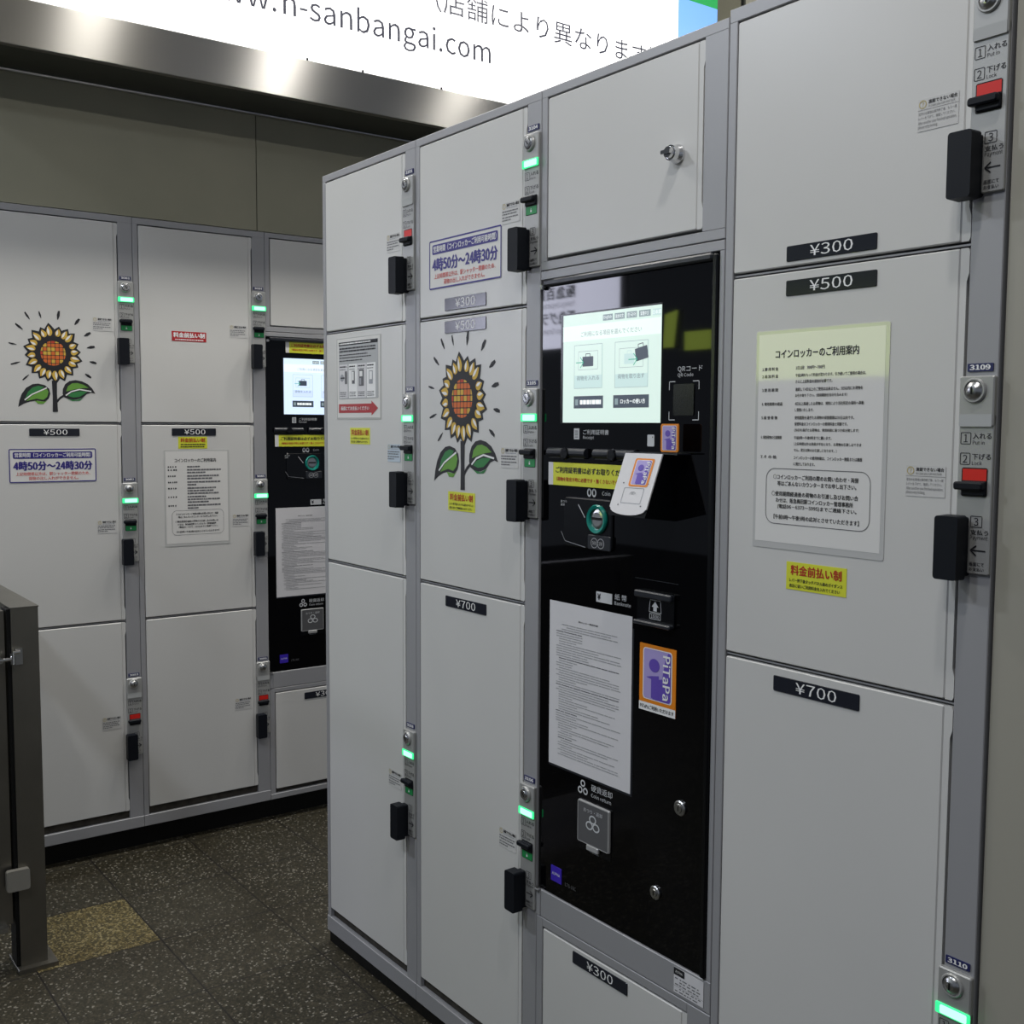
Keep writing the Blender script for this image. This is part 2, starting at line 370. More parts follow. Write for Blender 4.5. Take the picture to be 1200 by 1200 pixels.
b = MB(); b.lathe(-0.0255, 0, [(0.0150, -0.007), (0.0150, -0.009), (0.0132, -0.0115), (0.0115, -0.0115), (0.0115, -0.0085)], PLATE)
b.lathe(-0.0255, 0, [(0.0112, -0.0085), (0.0112, -0.0125), (0.0095, -0.0135)], CHROME)
b.lathe(-0.0255, 0, [(0.0072, -0.0135), (0.0065, -0.0142)], STEELR); b.line([(-0.0285, 0.0035), (-0.0225, -0.0035)], 0.0022, KEYD, -0.0146)
ME_KEY = b.mesh('key_cylinder')
b = MB(); b.lathe(-0.0255, 0, [(0.0150, -0.007), (0.0150, -0.009), (0.0138, -0.0105), (0.0122, -0.0105), (0.0122, -0.0088)], PLATE)
b.lathe(-0.0255, 0, [(0.0120, -0.0088), (0.0095, -0.0112), (0.0055, -0.0135), (0.0025, -0.0142)], STEELR); b.rect(-0.0268, -0.0245, -0.0045, 0.0045, KEYD, -0.0146)
ME_KEYD = b.mesh('key_cylinder')
b = MB(); b.slab(-0.0475, 0.0, -0.0430, -0.0285, -0.0088, -0.0071, GLOWG, r=0.002, c=0.0006); b.slab(-0.0405, -0.004, -0.0412, -0.0303, -0.0094, -0.0088, GLOWC, r=0.002)
ME_LON = b.mesh('indicator_light')
b = MB(); b.slab(-0.0445, -0.0025, -0.0430, -0.0285, -0.0074, -0.0071, OFFL); ME_LOFF = b.mesh('indicator_light')
def window(red):
    b = MB(); b.slab(-0.0400, -0.0065, -0.1275, -0.0925, -0.0050, -0.0046, KEYD, r=0.0025)
    if red: b.rect(-0.0385, -0.0075, -0.108, -0.094, RED, -0.0053)
    else:
        b.rect(-0.0385, -0.0075, -0.1265, -0.112, GREENF, -0.0053); b.rect(-0.0255, -0.0215, -0.1225, -0.1190, WHITE, -0.0055); b.frame(-0.0250, -0.0220, -0.1190, -0.1155, 0.0012, 0.0006, WHITE, -0.0055, 2)
    return b.mesh('status_window')
def lever():
    b = MB(); b.slab(-0.0385, -0.0072, -0.0095, 0.0080, -0.0090, -0.0054, PLASTIC, r=0.002, c=0.0012)
    b.slab(-0.0455, -0.0072, -0.0030, 0.0070, -0.0155, -0.0080, PLASTIC, r=0.0035, c=0.0020); return b.mesh('lever')
ME_WIN = {True: window(True), False: window(False)}; ME_LEV = lever()
b = MB()                                              # pull handle: neck on the door edge, flat pad in front
b.prism(rr(-0.0548, -0.0252, -0.2290, -0.1500, 0.004), -0.0350, -0.0140, PLASTIC, rr(-0.0555, -0.0248, -0.2282, -0.1508, 0.004), 0.0190)
b.prism(rr(-0.0480, -0.0285, -0.2250, -0.1525, 0.003), -0.0142, 0.0015, PLASTIC)
ME_HAN = b.mesh('handle')
def help_label(film, real):
    b = MB(); b.rect(0, 0.0555, 0, 0.039, film, -0.0006); Y = -0.0010
    b.ring(circ(0.0065, 0.0325, 0.0052, n=20), circ(0.0065, 0.0325, 0.0042, n=20), OCHRE, Y); b.text('?', 0.0065, 0.0295, OCHRE, h=0.0062, al='C', y=Y)
    if real:
        b.text('施錠できない場合', 0.0145, 0.0320, INK, w=0.039, h=0.0048, y=Y, bold=0.006); b.text('In case you can not lock', 0.0145, 0.0278, GREYINK, w=0.036, em=0.0042, y=Y)
        b.rect(0, 0.0555, 0.0255, 0.0259, GREYINK, Y)
        b.text('双方のお客様は操作終了後、もう一度', 0.001, 0.0195, GREYINK, w=0.052, h=0.0036, y=Y); b.text('レバーを下げて、施錠してください。', 0.001, 0.0140, GREYINK, w=0.050, h=0.0036, y=Y)
        b.text('After another user finished operation,', 0.001, 0.0085, GREYINK, w=0.052, em=0.0044, y=Y); b.text('please retry locking.', 0.001, 0.0035, GREYINK, w=0.027, em=0.0044, y=Y)
    else:
        b.text('施錠できない場合', 0.0145, 0.0310, INK, w=0.039, h=0.0058, y=Y, bold=0.012); b.dashes(0.0145, 0.050, 0.0278, 0.0016, LTINK, Y, 3)
        for k, zz in enumerate((0.0215, 0.0165, 0.0105, 0.0055)): b.dashes(0.001, (0.052, 0.048, 0.053, 0.028)[k], zz, 0.0022, GREYINK, Y, k, 0.002, 0.007)
    return b.mesh('help_label')
ME_HELP, ME_HELPF, ME_HELPB = help_label(HELPW, True), help_label(HELPW, False), help_label(HELPB, False)
_pl = {}
def price_mesh(s, wd, h):
    k = (s, wd, h)
    if k not in _pl:
        b = MB(); b.slab(0, wd, 0, h, -0.0016, 0.0, LABEL, r=0.002, c=0.0004); b.text(s, wd * 0.515, h * 0.16, WHITE, w=wd * 0.475, h=h * 0.72, al='C', y=-0.0020)
        _pl[k] = b.mesh('price_label')
    return _pl[k]

# sunflower picture printed on two doors (origin: flower centre)
def sunflower():
    b = MB(); k = 0.000545; ox, oz = 288, 342
    P = lambda x, z: ((x - ox) * k, (oz - z) * k)
    r = random.Random(4)
    Y = -0.0004
    n = 20
    def leaf(a, r0, r1, wd, m, y, tip=0.9):
        ca, sa = math.cos(a), math.sin(a); pts = []
        for t in range(9):
            q = t / 8; pts.append((r0 + (r1 - r0) * q, wd * math.sin(math.pi * min(1, q ** 0.8)) * 0.5 + (0.0006 if q == 0 else 0)))
        pts = pts + [(a_, -b_) for a_, b_ in pts[::-1][1:-1]]
        b.poly([(x * ca - z * sa, x * sa + z * ca) for x, z in pts][::-1], m, y)
    for i in range(n):
        a = 2 * math.pi * (i + r.uniform(-0.12, 0.12)) / n + 0.1; l = r.uniform(0.92, 1.05)
        leaf(a, 0.034, 0.0880 * l, 0.0375, INK, Y - 0.00002 * (i % 5)); dx = r.uniform(-0.025, 0.025)
        leaf(a + dx, 0.050, 0.0800 * l, 0.0165, SUNY, Y - 0.0003)
        leaf(a + dx + 0.045, 0.054, 0.0770 * l, 0.0062, WHITE, Y - 0.0005)
    b.poly(circ(0, 0, 0.0520, n=36), INK, Y - 0.0006)
    for i in range(-3, 4):
        for j in range(-3, 4):
            x, z = i * 0.0118, j * 0.0118
            if math.hypot(x, z) < 0.0395:
                m = r.choice((SUNO, SUNY, SUNO, SUNR, SUNO, SUNY)); s_ = 0.0050
                b.poly(rr(x - s_, x + s_, z - s_, z + s_, 0.0012, 2), m, Y - 0.0008)
    b.ring(circ(0, 0, 0.0445, n=36), circ(0, 0, 0.0365, n=36), INK, Y - 0.0009)
    def shape(pts, m, y): b.poly([P(*p) for p in pts][::-1], m, y)
    shape([(277, 490), (305, 488), (303, 560), (306, 660), (278, 661), (280, 575)], INK, Y - 0.0003)
    b.line([P(296, 612), P(318, 585), P(340, 570)], 0.006, INK, Y - 0.0002)
    L1 = [(98, 636), (105, 600), (118, 565), (142, 532), (175, 512), (205, 508), (240, 516), (262, 535), (268, 562), (258, 590), (236, 606), (200, 600), (160, 606), (128, 618)]
    shape(L1, INK, Y)
    shape([(135, 590), (150, 555), (175, 530), (205, 520), (235, 525), (215, 545), (175, 562)], LEAFD, Y - 0.0003)
    shape([(140, 604), (170, 575), (215, 552), (248, 532), (258, 552), (250, 580), (230, 596), (195, 590), (160, 598)], LEAFL, Y - 0.0003)
    shape([(185, 600), (235, 606), (250, 598), (230, 618), (200, 618)], LEAFL, Y - 0.0001)
    b.line([P(132, 598), P(170, 568), P(212, 548), P(250, 530)], 0.0036, WHITE, Y - 0.0005)
    L2 = [(333, 560), (335, 535), (348, 508), (372, 490), (405, 484), (440, 490), (472, 505), (495, 528), (512, 557), (490, 552), (465, 560), (440, 582), (405, 592), (370, 592), (342, 580)]
    shape(L2, INK, Y)
    shape([(352, 548), (362, 520), (385, 503), (415, 500), (445, 508), (475, 525), (440, 528), (400, 535)], LEAFL, Y - 0.0003)
    shape([(360, 572), (380, 556), (420, 545), (470, 545), (450, 560), (425, 576), (390, 580)], LEAFD, Y - 0.0003)
    shape([(360, 588), (405, 594), (445, 582), (425, 598), (385, 600)], LEAFD, Y - 0.0001)
    b.line([P(350, 570), P(380, 548), P(425, 535), P(490, 545)], 0.0036, WHITE, Y - 0.0005)
    for x, z, l, wd in ((157, 146, 46, 12), (224, 137, 38, 10), (321, 134, 50, 16), (421, 164, 44, 17), (476, 230, 42, 17), (494, 300, 44, 16), (504, 384, 40, 15), (475, 459, 40, 15), (141, 477, 46, 10), (90, 402, 52, 10), (78, 299, 42, 9), (113, 206, 48, 13)):
        a = math.atan2(oz - z, x - ox); cx, cz = P(x, z); ca, sa = math.cos(a), math.sin(a); h = l * k / 2; v = wd * k / 2
        b.poly([(cx + p * ca - q * sa, cz + p * sa + q * ca) for p, q in ((-h, -v * 0.3), (-h * 0.1, -v), (h, -v * 0.7), (h * 0.9, v * 0.6), (0, v), (-h, v * 0.3))], INK, Y)
    return b.mesh('sunflower_decal')
ME_SUN = sunflower()

# ------------------------------------------------------------------ locker columns
GAPW = 0.0085
def door_mesh(x0, xf, z0, z1, hem=True):
    b = MB(); b.slab(x0, xf, z0, z1, -0.0005, 0.018, DOOR, r=0.0025, c=0.0015, n=2)
    if hem:
        h = xf + 0.0092; tb = xf + 0.0122
        p = [(xf, z0), (tb - 0.002, z0), (tb, z0 + 0.004), (tb, z0 + 0.030), (h, z0 + 0.040), (h, z1 - 0.040), (tb, z1 - 0.030), (tb, z1 - 0.004), (tb - 0.002, z1), (xf, z1)]
        b.prism([(a + 0.0004, c_) if a == xf else (a, c_) for a, c_ in p], 0.0006, 0.018, HEM)
    return b
def column_body(t, wd, top, z_rail0, z_rail1, z_doors_top, base_rec, gaps, depth=0.5, right_m=0.0425):
    b = MB(); b.slab(0.0006, wd - 0.0006, z_rail0, top, 0.021, depth, FRAME); b.slab(0.0005, wd - 0.0005, z_rail0 + 0.001, top - 0.001, 0.0195, 0.03, DARK); b.part('body', t)
    b = MB()
    b.slab(0.0006, 0.0160, z_rail1, z_doors_top + 0.004, 0, 0.02, FRAME, c=0.001); b.slab(wd - right_m, wd - 0.0006, z_rail1, z_doors_top + 0.004, 0, 0.02, FRAME, c=0.001)
    b.slab(0.0006, wd - 0.0006, z_doors_top + 0.003, top, 0, 0.02, FRAME, c=0.001); b.part('frame', t)
    b = MB(); b.slab(0.0004, wd - 0.0004, z_rail0, z_rail1, -0.002, 0.02, FRAME, c=0.001); b.part('bottom_rail', t)
    b = MB(); b.slab(0.012, wd - 0.012, z_rail1 - 0.001, z_rail1 + 0.028, 0.010, 0.0205, SLOT)
    b.part('drip_slot', t, 'dark brown slot under the lowest door')
    b = MB(); b.slab(0.0, wd, 0, z_rail0, base_rec, depth, BASE); b.part('plinth', t)
    for g in gaps:
        b = MB(); b.slab(0.017, wd - right_m, g - 0.0012, g + 0.0012, 0.004, 0.02, FRAME); b.part('divider_strip', t)
def add_lock(t, wd, zc, num, lit, arrow=1, disc=True):
    p = put('lock_panel', ME_PANEL[arrow], t, (wd, 0, zc))
    put('key_cylinder', ME_KEYD if disc else ME_KEY, p, (0, 0, 0))
    put('indicator_light', ME_LON if lit else ME_LOFF, p, (0, 0, 0), 'glowing green light' if lit else 'unlit light')
    put('status_window', ME_WIN[not lit], p, (0, 0, 0), 'green status window' if lit else 'red status window')
    put('lever', ME_LEV, p, (0, 0, -0.1015 if lit else -0.1165))
    b = MB(); b.slab(-0.0395, -0.0065, 0.0228, 0.0325, -0.0016, 0, NAVY, r=0.0008); b.text(num, -0.023, 0.0247, WHITE, w=0.026, h=0.0060, al='C', y=-0.0021, bold=0.012)
    q = b.part('number_plate', p)
def door(t, wd, z0, z1, zc=None, right=0.0555, helpm=None, help_dx=0.0):
    d = door_mesh(0.0180, wd - right, z0, z1).part('door', t)
    if zc is not None:
        put('handle', ME_HAN, d, (wd, 0, zc))
        if helpm: put('help_label', helpm, d, (wd - 0.1195 + help_dx, -0.0005, zc - 0.1315))
    return d
def locker(fr, u0, wd, label, top, zr0, zr1, zt, rec, zs, locks, arrow=1, group=None, name='coin_locker', helps=None):
    t = empty(name, fr, (u0, 0, 0), label, 'locker', group or 'coin locker columns')
    column_body(t, wd, top, zr0, zr1, zt, rec, zs[1:-1])
    ds = []
    for i, (zc, num, lit, disc) in enumerate(locks):
        hi = zs[i] - (0.004 if i else 0); lo = zs[i + 1] + (0.004 if i < len(locks) - 1 else 0)
        ds.append(door(t, wd, lo, hi, zc, helpm=(helps[i] if helps else ME_HELPF))); add_lock(t, wd, zc, num, lit, arrow, disc)
    return t, ds
ZF = (1.8955, 1.5372, 0.9815, 0.0950)
C1, D1 = locker(FF, 0.0, 0.434, 'grey locker column at the free left end with picture instructions and a red arrow', 1.9145, 0.033, 0.071, 1.8955, 0.006, ZF,
                [(1.825, '3101', False, False), (1.366, '3102', True, False), (0.6265, '3103', True, False)], helps=(ME_HELPF, ME_HELPB, ME_HELPF))
C2, D2 = locker(FF, 0.434, 0.435, 'grey locker column with an opening hours sign and a sunflower, left of the payment terminal', 1.9145, 0.033, 0.071, 1.8955, 0.006, ZF,
                [(1.826, '3104', True, False), (1.367, '3105', True, False), (0.621, '3106', True, False)])
C4, D4 = locker(FF, 1.317, 0.439, 'large grey locker column at the right edge holding the framed usage notice', 1.9235, 0.033, 0.071, 1.9005, 0.006, (1.9005, 1.5372, 0.9745, 0.0950),
                [(1.8150, '3108', False, True), (1.3615, '3109', False, True), (0.6220, '3110', True, True)], arrow=-1, helps=(ME_HELP,) * 3)
ZB = (1.9050, 1.3160, 0.7200, 0.1310)
B1, E1 = locker(FB, -0.5990, 0.4190, 'far locker column with a sunflower on its top door, behind the steel gate', 1.9270, 0.072, 0.106, 1.9050, 0.042, ZB,
                [(1.7185, '3081', True, False), (1.1205, '3082', True, True), (0.5240, '3083', False, True)])
B2, E2 = locker(FB, -0.1800, 0.4190, 'far locker column with a small red sticker on its top door', 1.9270, 0.072, 0.106, 1.9050, 0.042, ZB,
                [(1.7195, '3084', True, False), (1.1210, '3085', True, True), (0.5230, '3086', False, True)])
def price(d, s, u, z, wd, h): put('price_label', price_mesh(s, wd, h), d, (u, -0.0005, z))
price(D2[0], '¥300', 0.5505 - 0.434, 1.5490, 0.1475, 0.0250); price(D2[1], '¥500', 0.5505 - 0.434, 1.5032, 0.1475, 0.0245); price(D2[2], '¥700', 0.5540 - 0.434, 0.9410, 0.1475, 0.0220)
price(D4[0], '¥300', 1.4345 - 1.317, 1.5475, 0.1480, 0.0212); price(D4[1], '¥500', 1.4350 - 1.317, 1.4998, 0.1490, 0.0214); price(D4[2], '¥700', 1.4292 - 1.317, 0.9362, 0.1475, 0.0225)
price(E1[1], '¥500', 0.1160, 1.2790, 0.1385, 0.0215); price(E2[1], '¥500', 0.1085, 1.2795, 0.1405, 0.0225)
o = put('sunflower_decal', ME_SUN, D2[1], (0.6145 - 0.434, -0.0006, 1.3700), 'sunflower picture'); o.scale = (1.02, 1, 1.06)
o = put('sunflower_decal', ME_SUN, E1[0], (-0.4124 + 0.5990, -0.0006, 1.5160), 'sunflower picture'); o.scale = (0.945, 1, 0.965)

# terminal columns: a small upper door with a cam lock, the terminal bay, a small lower door
def terminal_column(fr, u0, wd, label, top, zr0, zr1, zt, rec, d_up, d_lo, seam_up, seam_lo, bay, lock, pl, rm=0.060):
    t = empty('coin_locker', fr, (u0, 0, 0), label, 'locker', 'coin locker columns')
    b = MB(); b.slab(0.0006, wd - 0.0006, zr0, top, 0.03, 0.5, FRAME); b.slab(0.0005, wd - 0.0005, zr0 + 0.001, top - 0.001, 0.0285, 0.031, DARK); b.part('body', t)
    b = MB(); x0, x1 = 0.0006, wd - 0.0006
    b.slab(x0, 0.0165, seam_up + 0.016, zt + 0.004, 0, 0.03, FRAME, c=0.001); b.slab(wd - rm + 0.0115, x1, seam_up + 0.016, zt + 0.004, 0, 0.03, FRAME, c=0.001)
    b.slab(x0, x1, zt + 0.003, top, 0, 0.03, FRAME, c=0.001); b.slab(x0, x1, seam_up + 0.0007, seam_up + 0.0165, 0, 0.03, FRAME, c=0.001)
    b.slab(x0, x1, bay[1], seam_up - 0.0007, 0, 0.03, FRAME, c=0.001); b.slab(bay[2] + 0.001, x1, bay[0], bay[1], 0, 0.03, FRAME, c=0.001)
    b.slab(x0, 0.012, seam_lo + 0.0007, bay[0], -0.001, 0.03, FRAME, c=0.001); b.slab(0.0126, x1, seam_lo + 0.0007, bay[0], 0, 0.03, FRAME, c=0.001)
    b.slab(x0, 0.0185, zr1, seam_lo - 0.0007, 0, 0.03, FRAME, c=0.001); b.slab(wd - rm + 0.0095, x1, zr1, seam_lo - 0.0007, 0, 0.03, FRAME, c=0.001)
    b.slab(0.0185, wd - rm + 0.0095, d_lo[1] + 0.003, seam_lo - 0.0007, 0, 0.03, FRAME, c=0.001); b.part('frame', t)
    b = MB(); b.slab(x0, x1, zr0, zr1, -0.002, 0.03, FRAME, c=0.001); b.part('bottom_rail', t)
    b = MB(); b.slab(0.02, wd - 0.05, zr1 - 0.001, zr1 + 0.028, 0.012, 0.029, SLOT); b.part('drip_slot', t, 'dark brown slot under the lowest door')
    b = MB(); b.slab(0, wd, 0, zr0, rec, 0.5, BASE); b.part('plinth', t)
    d = door_mesh(0.0195, wd - rm, d_up[0], d_up[1]).part('door', t)
    b = MB(); lx, lz = lock
    b.lathe(lx, lz, [(0.0150, 0.0), (0.0150, -0.004), (0.0125, -0.010), (0.0118, -0.018)], CHROME); b.lathe(lx, lz, [(0.0095, -0.018), (0.0085, -0.024)], CHROME)
    b.prism(rr(lx - 0.010, lx + 0.010, lz - 0.003, lz + 0.003, 0.002), -0.0290, -0.0235, CHROME); b.part('cam_lock', d, 'chrome cam lock')
    d2 = door_mesh(0.0215, wd - rm - 0.001, d_lo[0], d_lo[1]).part('door', t)
    price(d2, '¥300', pl[0], pl[1], 0.147, 0.0225)
    return t
TU, TW = 0.869, 0.448
C3 = terminal_column(FF, TU, TW, 'grey column carrying the near payment terminal between two small doors', 1.9145, 0.033, 0.071, 1.8955, 0.006, (1.6165, 1.8955), (0.0950, 0.3735),
                     1.595, 0.3935, (0.446, 1.579, 0.4365), (1.2155 - TU, 1.7370), (0.111, 0.3435))
BU = 0.2390
B3 = terminal_column(FB, BU, 0.432, 'far column carrying the far payment terminal, partly hidden by the near lockers', 1.9270, 0.072, 0.090, 1.9085, 0.042, (1.6330, 1.9085), (0.1050, 0.4285),
                     1.6130, 0.4455, (0.499, 1.599, 0.4215), (0.34, 1.755), (0.1245, 0.3935))
b = MB(); b.slab(0, 0.0655, 0, 0.042, -0.0006, 0, PAPER2); b.rect(0, 0.024, 0.030, 0.042, INK, -0.0009); b.text('ALPHA', 0.004, 0.034, WHITE, w=0.016, h=0.0042, y=-0.0012)
for i, zz in enumerate((0.024, 0.019, 0.014, 0.008, 0.003)): b.dashes(0.003 + 0.01 * (i % 2), 0.060, zz, 0.0018, GREYINK, -0.0009, 40 + i, 0.003, 0.010, 0.003)
b.line([(0, 0.0115), (0.0655, 0.0115)], 0.0004, GREYINK, -0.0009)
b.v = [(x, yy, z) for x, yy, z in b.v]
o = put('rating_label', b.mesh('rating_label'), C3, (1.2375 - TU, -0.0005, 0.4000), 'white maker label with a black corner')

# ------------------------------------------------------------------ payment terminals
def terminal(fr, u0, label, zmap, sx, blue=False):
    t = empty('payment_terminal', fr, (u0, 0, 0), label, 'payment terminal', 'payment terminals')
    TY = 0.0035                                       # front glass plane
    SG, SG2, SGB = (SCRB, SCRB2, SCRBB) if blue else (SCRG, SCRG2, SCRGB)
    def U(x): return (x - TU - 0.0085 * (2.4777 - x) / 1.45) * sx
    Z = zmap
    def cv(b): return b
    x1 = 0.4365 * sx; zb, zt = Z(0.4465), Z(1.5775)
    b = MB(); b.slab(0.0015, x1 - 0.010 * sx, zb, zt - 0.008, TY, 0.0275, GLOSS, r=0.004, c=0.0008); b.part('front_panel', t, 'glossy black front')
    b = MB(); b.slab(x1 - 0.0102 * sx, x1, zb + 0.002, zt - 0.002, -0.0045, 0.0275, MATBLK, r=0.003, c=0.002)
    b.slab(0.013, x1 - 0.010 * sx, zt - 0.0115, zt, -0.0060, 0.0275, GREYBLK, r=0.004, c=0.003); b.part('bezel', t)
    for zz in (zt - 0.012, zb - 0.001):
        b = MB(); b.rod((0.0065, -0.001, zz - 0.004), (0.0065, -0.001, zz + 0.004), 0.0042, STEELR); b.slab(0.002, 0.012, zz - 0.001, zz + 0.001, -0.006, 0.002, FRAME); b.part('hinge', t)
    # screen
    a0, a1, s0, s1 = U(0.9432), U(1.1900), Z(1.3222), Z(1.5102)
    X_ = lambda f: a0 + (a1 - a0) * f
    Z_ = lambda f: s1 - (s1 - s0) * f
    b = MB(); b.slab(a0 - 0.008 * sx, a1 + 0.0006, s0 - 0.001, s1 + 0.003, TY - 0.0012, TY, MATBLK); b.slab(a0, a1, s0, s1, TY - 0.0022, TY - 0.0012, SG)
    Y = TY - 0.0026
    b.rect(a0, a1, Z_(0.245), Z_(0.105), SG2, Y)
    for (q0, q1), s_ in zip(((0.43, 0.53), (0.55, 0.65), (0.67, 0.77), (0.79, 0.90), (0.92, 1.0)), ('English', '简体中文', '한국어', '繁體中文', '日本語')):
        b.rect(X_(q0), X_(q1), Z_(0.085), Z_(0.030), SCRM if q0 < 0.9 else SGB, Y); b.text(s_, X_((q0 + q1) / 2), Z_(0.076), SCRW, w=(a1 - a0) * 0.080, h=(s1 - s0) * 0.036, al='C', y=Y - 0.0004)
    b.text('ご利用になる項目を選んでください', X_(0.51), Z_(0.212), SCRM, w=(a1 - a0) * 0.62, h=(s1 - s0) * 0.046, al='C', y=Y - 0.0004)
    def bag(q0, q1, f0, f1, m, tilt=0.0):
        w_ = X_(q1) - X_(q0); xc, zc_ = X_((q0 + q1) / 2), Z_((f0 + f1) / 2); hh = (Z_(f0) - Z_(f1)) / 2; ca, sa = math.cos(tilt), math.sin(tilt)
        R_ = lambda pts: [(xc + p * ca - q * sa, zc_ + p * sa + q * ca) for p, q in pts]
        b.poly(R_(rr(-w_ / 2, w_ / 2, -hh, hh, 0.001, 2)), m, Y - 0.0012)
        b.line(R_([(-w_ * 0.2, hh), (-w_ * 0.2, hh * 1.55), (w_ * 0.2, hh * 1.55), (w_ * 0.2, hh)]), 0.0013, m, Y - 0.0012)
    def arrow(q0, q1, f):
        xa, xb, zc_ = X_(q0), X_(q1), Z_(f); d = (xb - xa) * 0.42
        b.line([(xa, zc_), (xb, zc_)], 0.0016, SCRT, Y - 0.0016); b.line([(xb - d, zc_ + d * 1.1), (xb, zc_), (xb - d, zc_ - d * 1.1)], 0.0016, SCRT, Y - 0.0018)
    for (q0, q1), (f0, f1), tx in (((0.13, 0.43), (0.285, 0.685), '荷物を入れる'), ((0.56, 0.885), (0.285, 0.69), '荷物を取り出す')):
        b.slab(X_(q0), X_(q1), Z_(f1), Z_(f0), Y - 0.0004, Y, SGB); b.rect(X_(q0) + 0.001, X_(q1) - 0.001, Z_(f1 - 0.12), Z_(f0) - 0.001, SG, Y - 0.0006)
        b.frame(X_(q0 + 0.045), X_(q1 - 0.045), Z_(0.515), Z_(0.345), 0.001, 0.0006, SCRM, Y - 0.0008, 2)
        b.frame(X_(q0), X_(q1), Z_(f1), Z_(f0), 0.001, 0.0006, SCRM, Y - 0.0008, 2)
        b.text(tx, X_((q0 + q1) / 2), Z_(0.612), SCRM, w=(q1 - q0) * 0.80 * (a1 - a0), h=(s1 - s0) * 0.042, al='C', y=Y - 0.0010, bold=0.004)
    bag(0.222, 0.338, 0.395, 0.485, SCRD); arrow(0.155, 0.235, 0.447)
    bag(0.655, 0.755, 0.395, 0.485, SGB); bag(0.765, 0.885, 0.345, 0.455, SCRD, 0.18); arrow(0.70, 0.785, 0.447)
    for q0, q1, tx in ((0.125, 0.44, None), (0.545, 0.895, 'ロッカーの使い方')):
        b.rect(X_(q0), X_(q1), Z_(0.868), Z_(0.755), SCRD, Y); b.rect(X_(q0 + 0.018), X_(q0 + 0.05), Z_(0.84), Z_(0.785), SCRM, Y - 0.0004)
        if tx: b.text(tx, X_(q0 + 0.075), Z_(0.832), SCRW, w=(q1 - q0 - 0.11) * (a1 - a0), h=(s1 - s0) * 0.042, y=Y - 0.0004, bold=0.006)
        else: b.dashes(X_(q0 + 0.07), X_(q1 - 0.02), Z_(0.832), (s1 - s0) * 0.040, SCRW, Y - 0.0004, 5, 0.004, 0.009, 0.001)
    b.part('screen', t, 'lit touch screen')
    # code scanner window with corner brackets
    Y = TY - 0.0006
    b = MB(); q0, q1, f0, f1 = U(1.2085), U(1.2728), Z(1.3268), Z(1.3870)
    b.slab(q0 + 0.010, q1 - 0.010, f0 + 0.007, f1 - 0.004, TY - 0.0015, TY, MATBLK, r=0.003); l = 0.013
    for xx, dx in ((q0, 1), (q1, -1)):
        for zz, dz in ((f0, 1), (f1, -1)): b.line([(xx + dx * l, zz), (xx, zz), (xx, zz + dz * l)], 0.0013, TPRINT, Y)
    b.text('QRコード', U(1.2266), Z(1.4010), TPRINT, w=U(1.2795) - U(1.2266), h=0.0095, y=Y); b.text('QR Code', U(1.2266), Z(1.3945), TPRINT, w=0.034 * sx, em=0.0066, y=Y)
    b.part('code_scanner', t)
    # receipt outlets
    b = MB(); b.slab(U(0.9731), U(0.9874), Z(1.2930), Z(1.3121), TY - 0.0008, TY, TPRINT)
    for i in range(4): b.rect(U(0.9760), U(0.9845), Z(1.2965 + 0.0035 * i), Z(1.2965 + 0.0035 * i) + 0.0012, INK, TY - 0.0012)
    b.text('ご利用証明書', U(0.9979), Z(1.3015), TPRINT, w=U(1.0651) - U(0.9979), h=0.0086, y=Y); b.text('Receipt', U(0.9979), Z(1.2940), TPRINT, w=0.029 * sx, em=0.0066, y=Y)
    b.part('receipt_marking', t)
    b = MB(); b.slab(U(1.160), U(1.176), Z(1.284), Z(1.303), TY - 0.0008, TY, TPRINT, r=0.002); b.rect(U(1.1715), U(1.1735), Z(1.298), Z(1.300), INK, TY - 0.0012); b.part('card_marking', t)
    for q0, q1 in ((0.9063, 1.0112), (1.0330, 1.1347)):
        b = MB(); q0, q1 = U(q0), U(q1); z1 = Z(1.2748); xm = (q0 + q1) / 2
        b.rod((q0, TY - 0.002, z1 - 0.006), (q1, TY - 0.002, z1 - 0.006), 0.0085, GREYBLK, 20)
        b.lathe(xm, z1 - 0.0075, [(0.0105, TY - 0.008), (0.0105, TY - 0.0118), (0.0085, TY - 0.0125)], MATBLK)
        b.slab(q0 + 0.004, q1 - 0.004, z1 - 0.016, z1 - 0.011, TY - 0.006, TY, DARK); b.part('receipt_slot', t)
    # card reader: wedge with a slanting white face
    b = MB(); x0_, x1_ = U(1.1215) + 0.021, U(1.2070) + 0.021; z0, z1 = Z(1.178), Z(1.2725); yt, yb = TY - 0.030, TY - 0.068
    W_ = x1_ - x0_
    vs = [(x0_, TY, z0 - 0.012), (x1_, TY, z0 - 0.012), (x1_, TY, z1 + 0.001), (x0_, TY, z1 + 0.001), (x0_ , yb, z0 - 0.004), (x1_, yb, z0 - 0.004), (x1_, yt, z1), (x0_, yt, z1)]
    b.add(vs, [[4, 5, 6, 7], [0, 4, 7, 3], [5, 1, 2, 6], [0, 1, 5, 4], [7, 6, 2, 3], [3, 2, 1, 0]], MATBLK)
    b.slab(x0_ - 0.002, x1_ + 0.030, z1, z1 + 0.0022, yt, TY, GREYBLK)
    rd = b.part('card_reader', t)
    n_ = Vector((0, -(z1 - z0 + 0.004), -(yb - yt))).normalized()
    sl = lambda p, q, e_: (x0_ + W_ * p, yb + (yt - yb) * q + n_.y * e_, z0 - 0.004 + (z1 - z0 + 0.004) * q + n_.z * e_)
    def sp_(b, pts, m, e_): b.add([sl(p, q, e_) for p, q in pts], [list(range(len(pts)))], m)
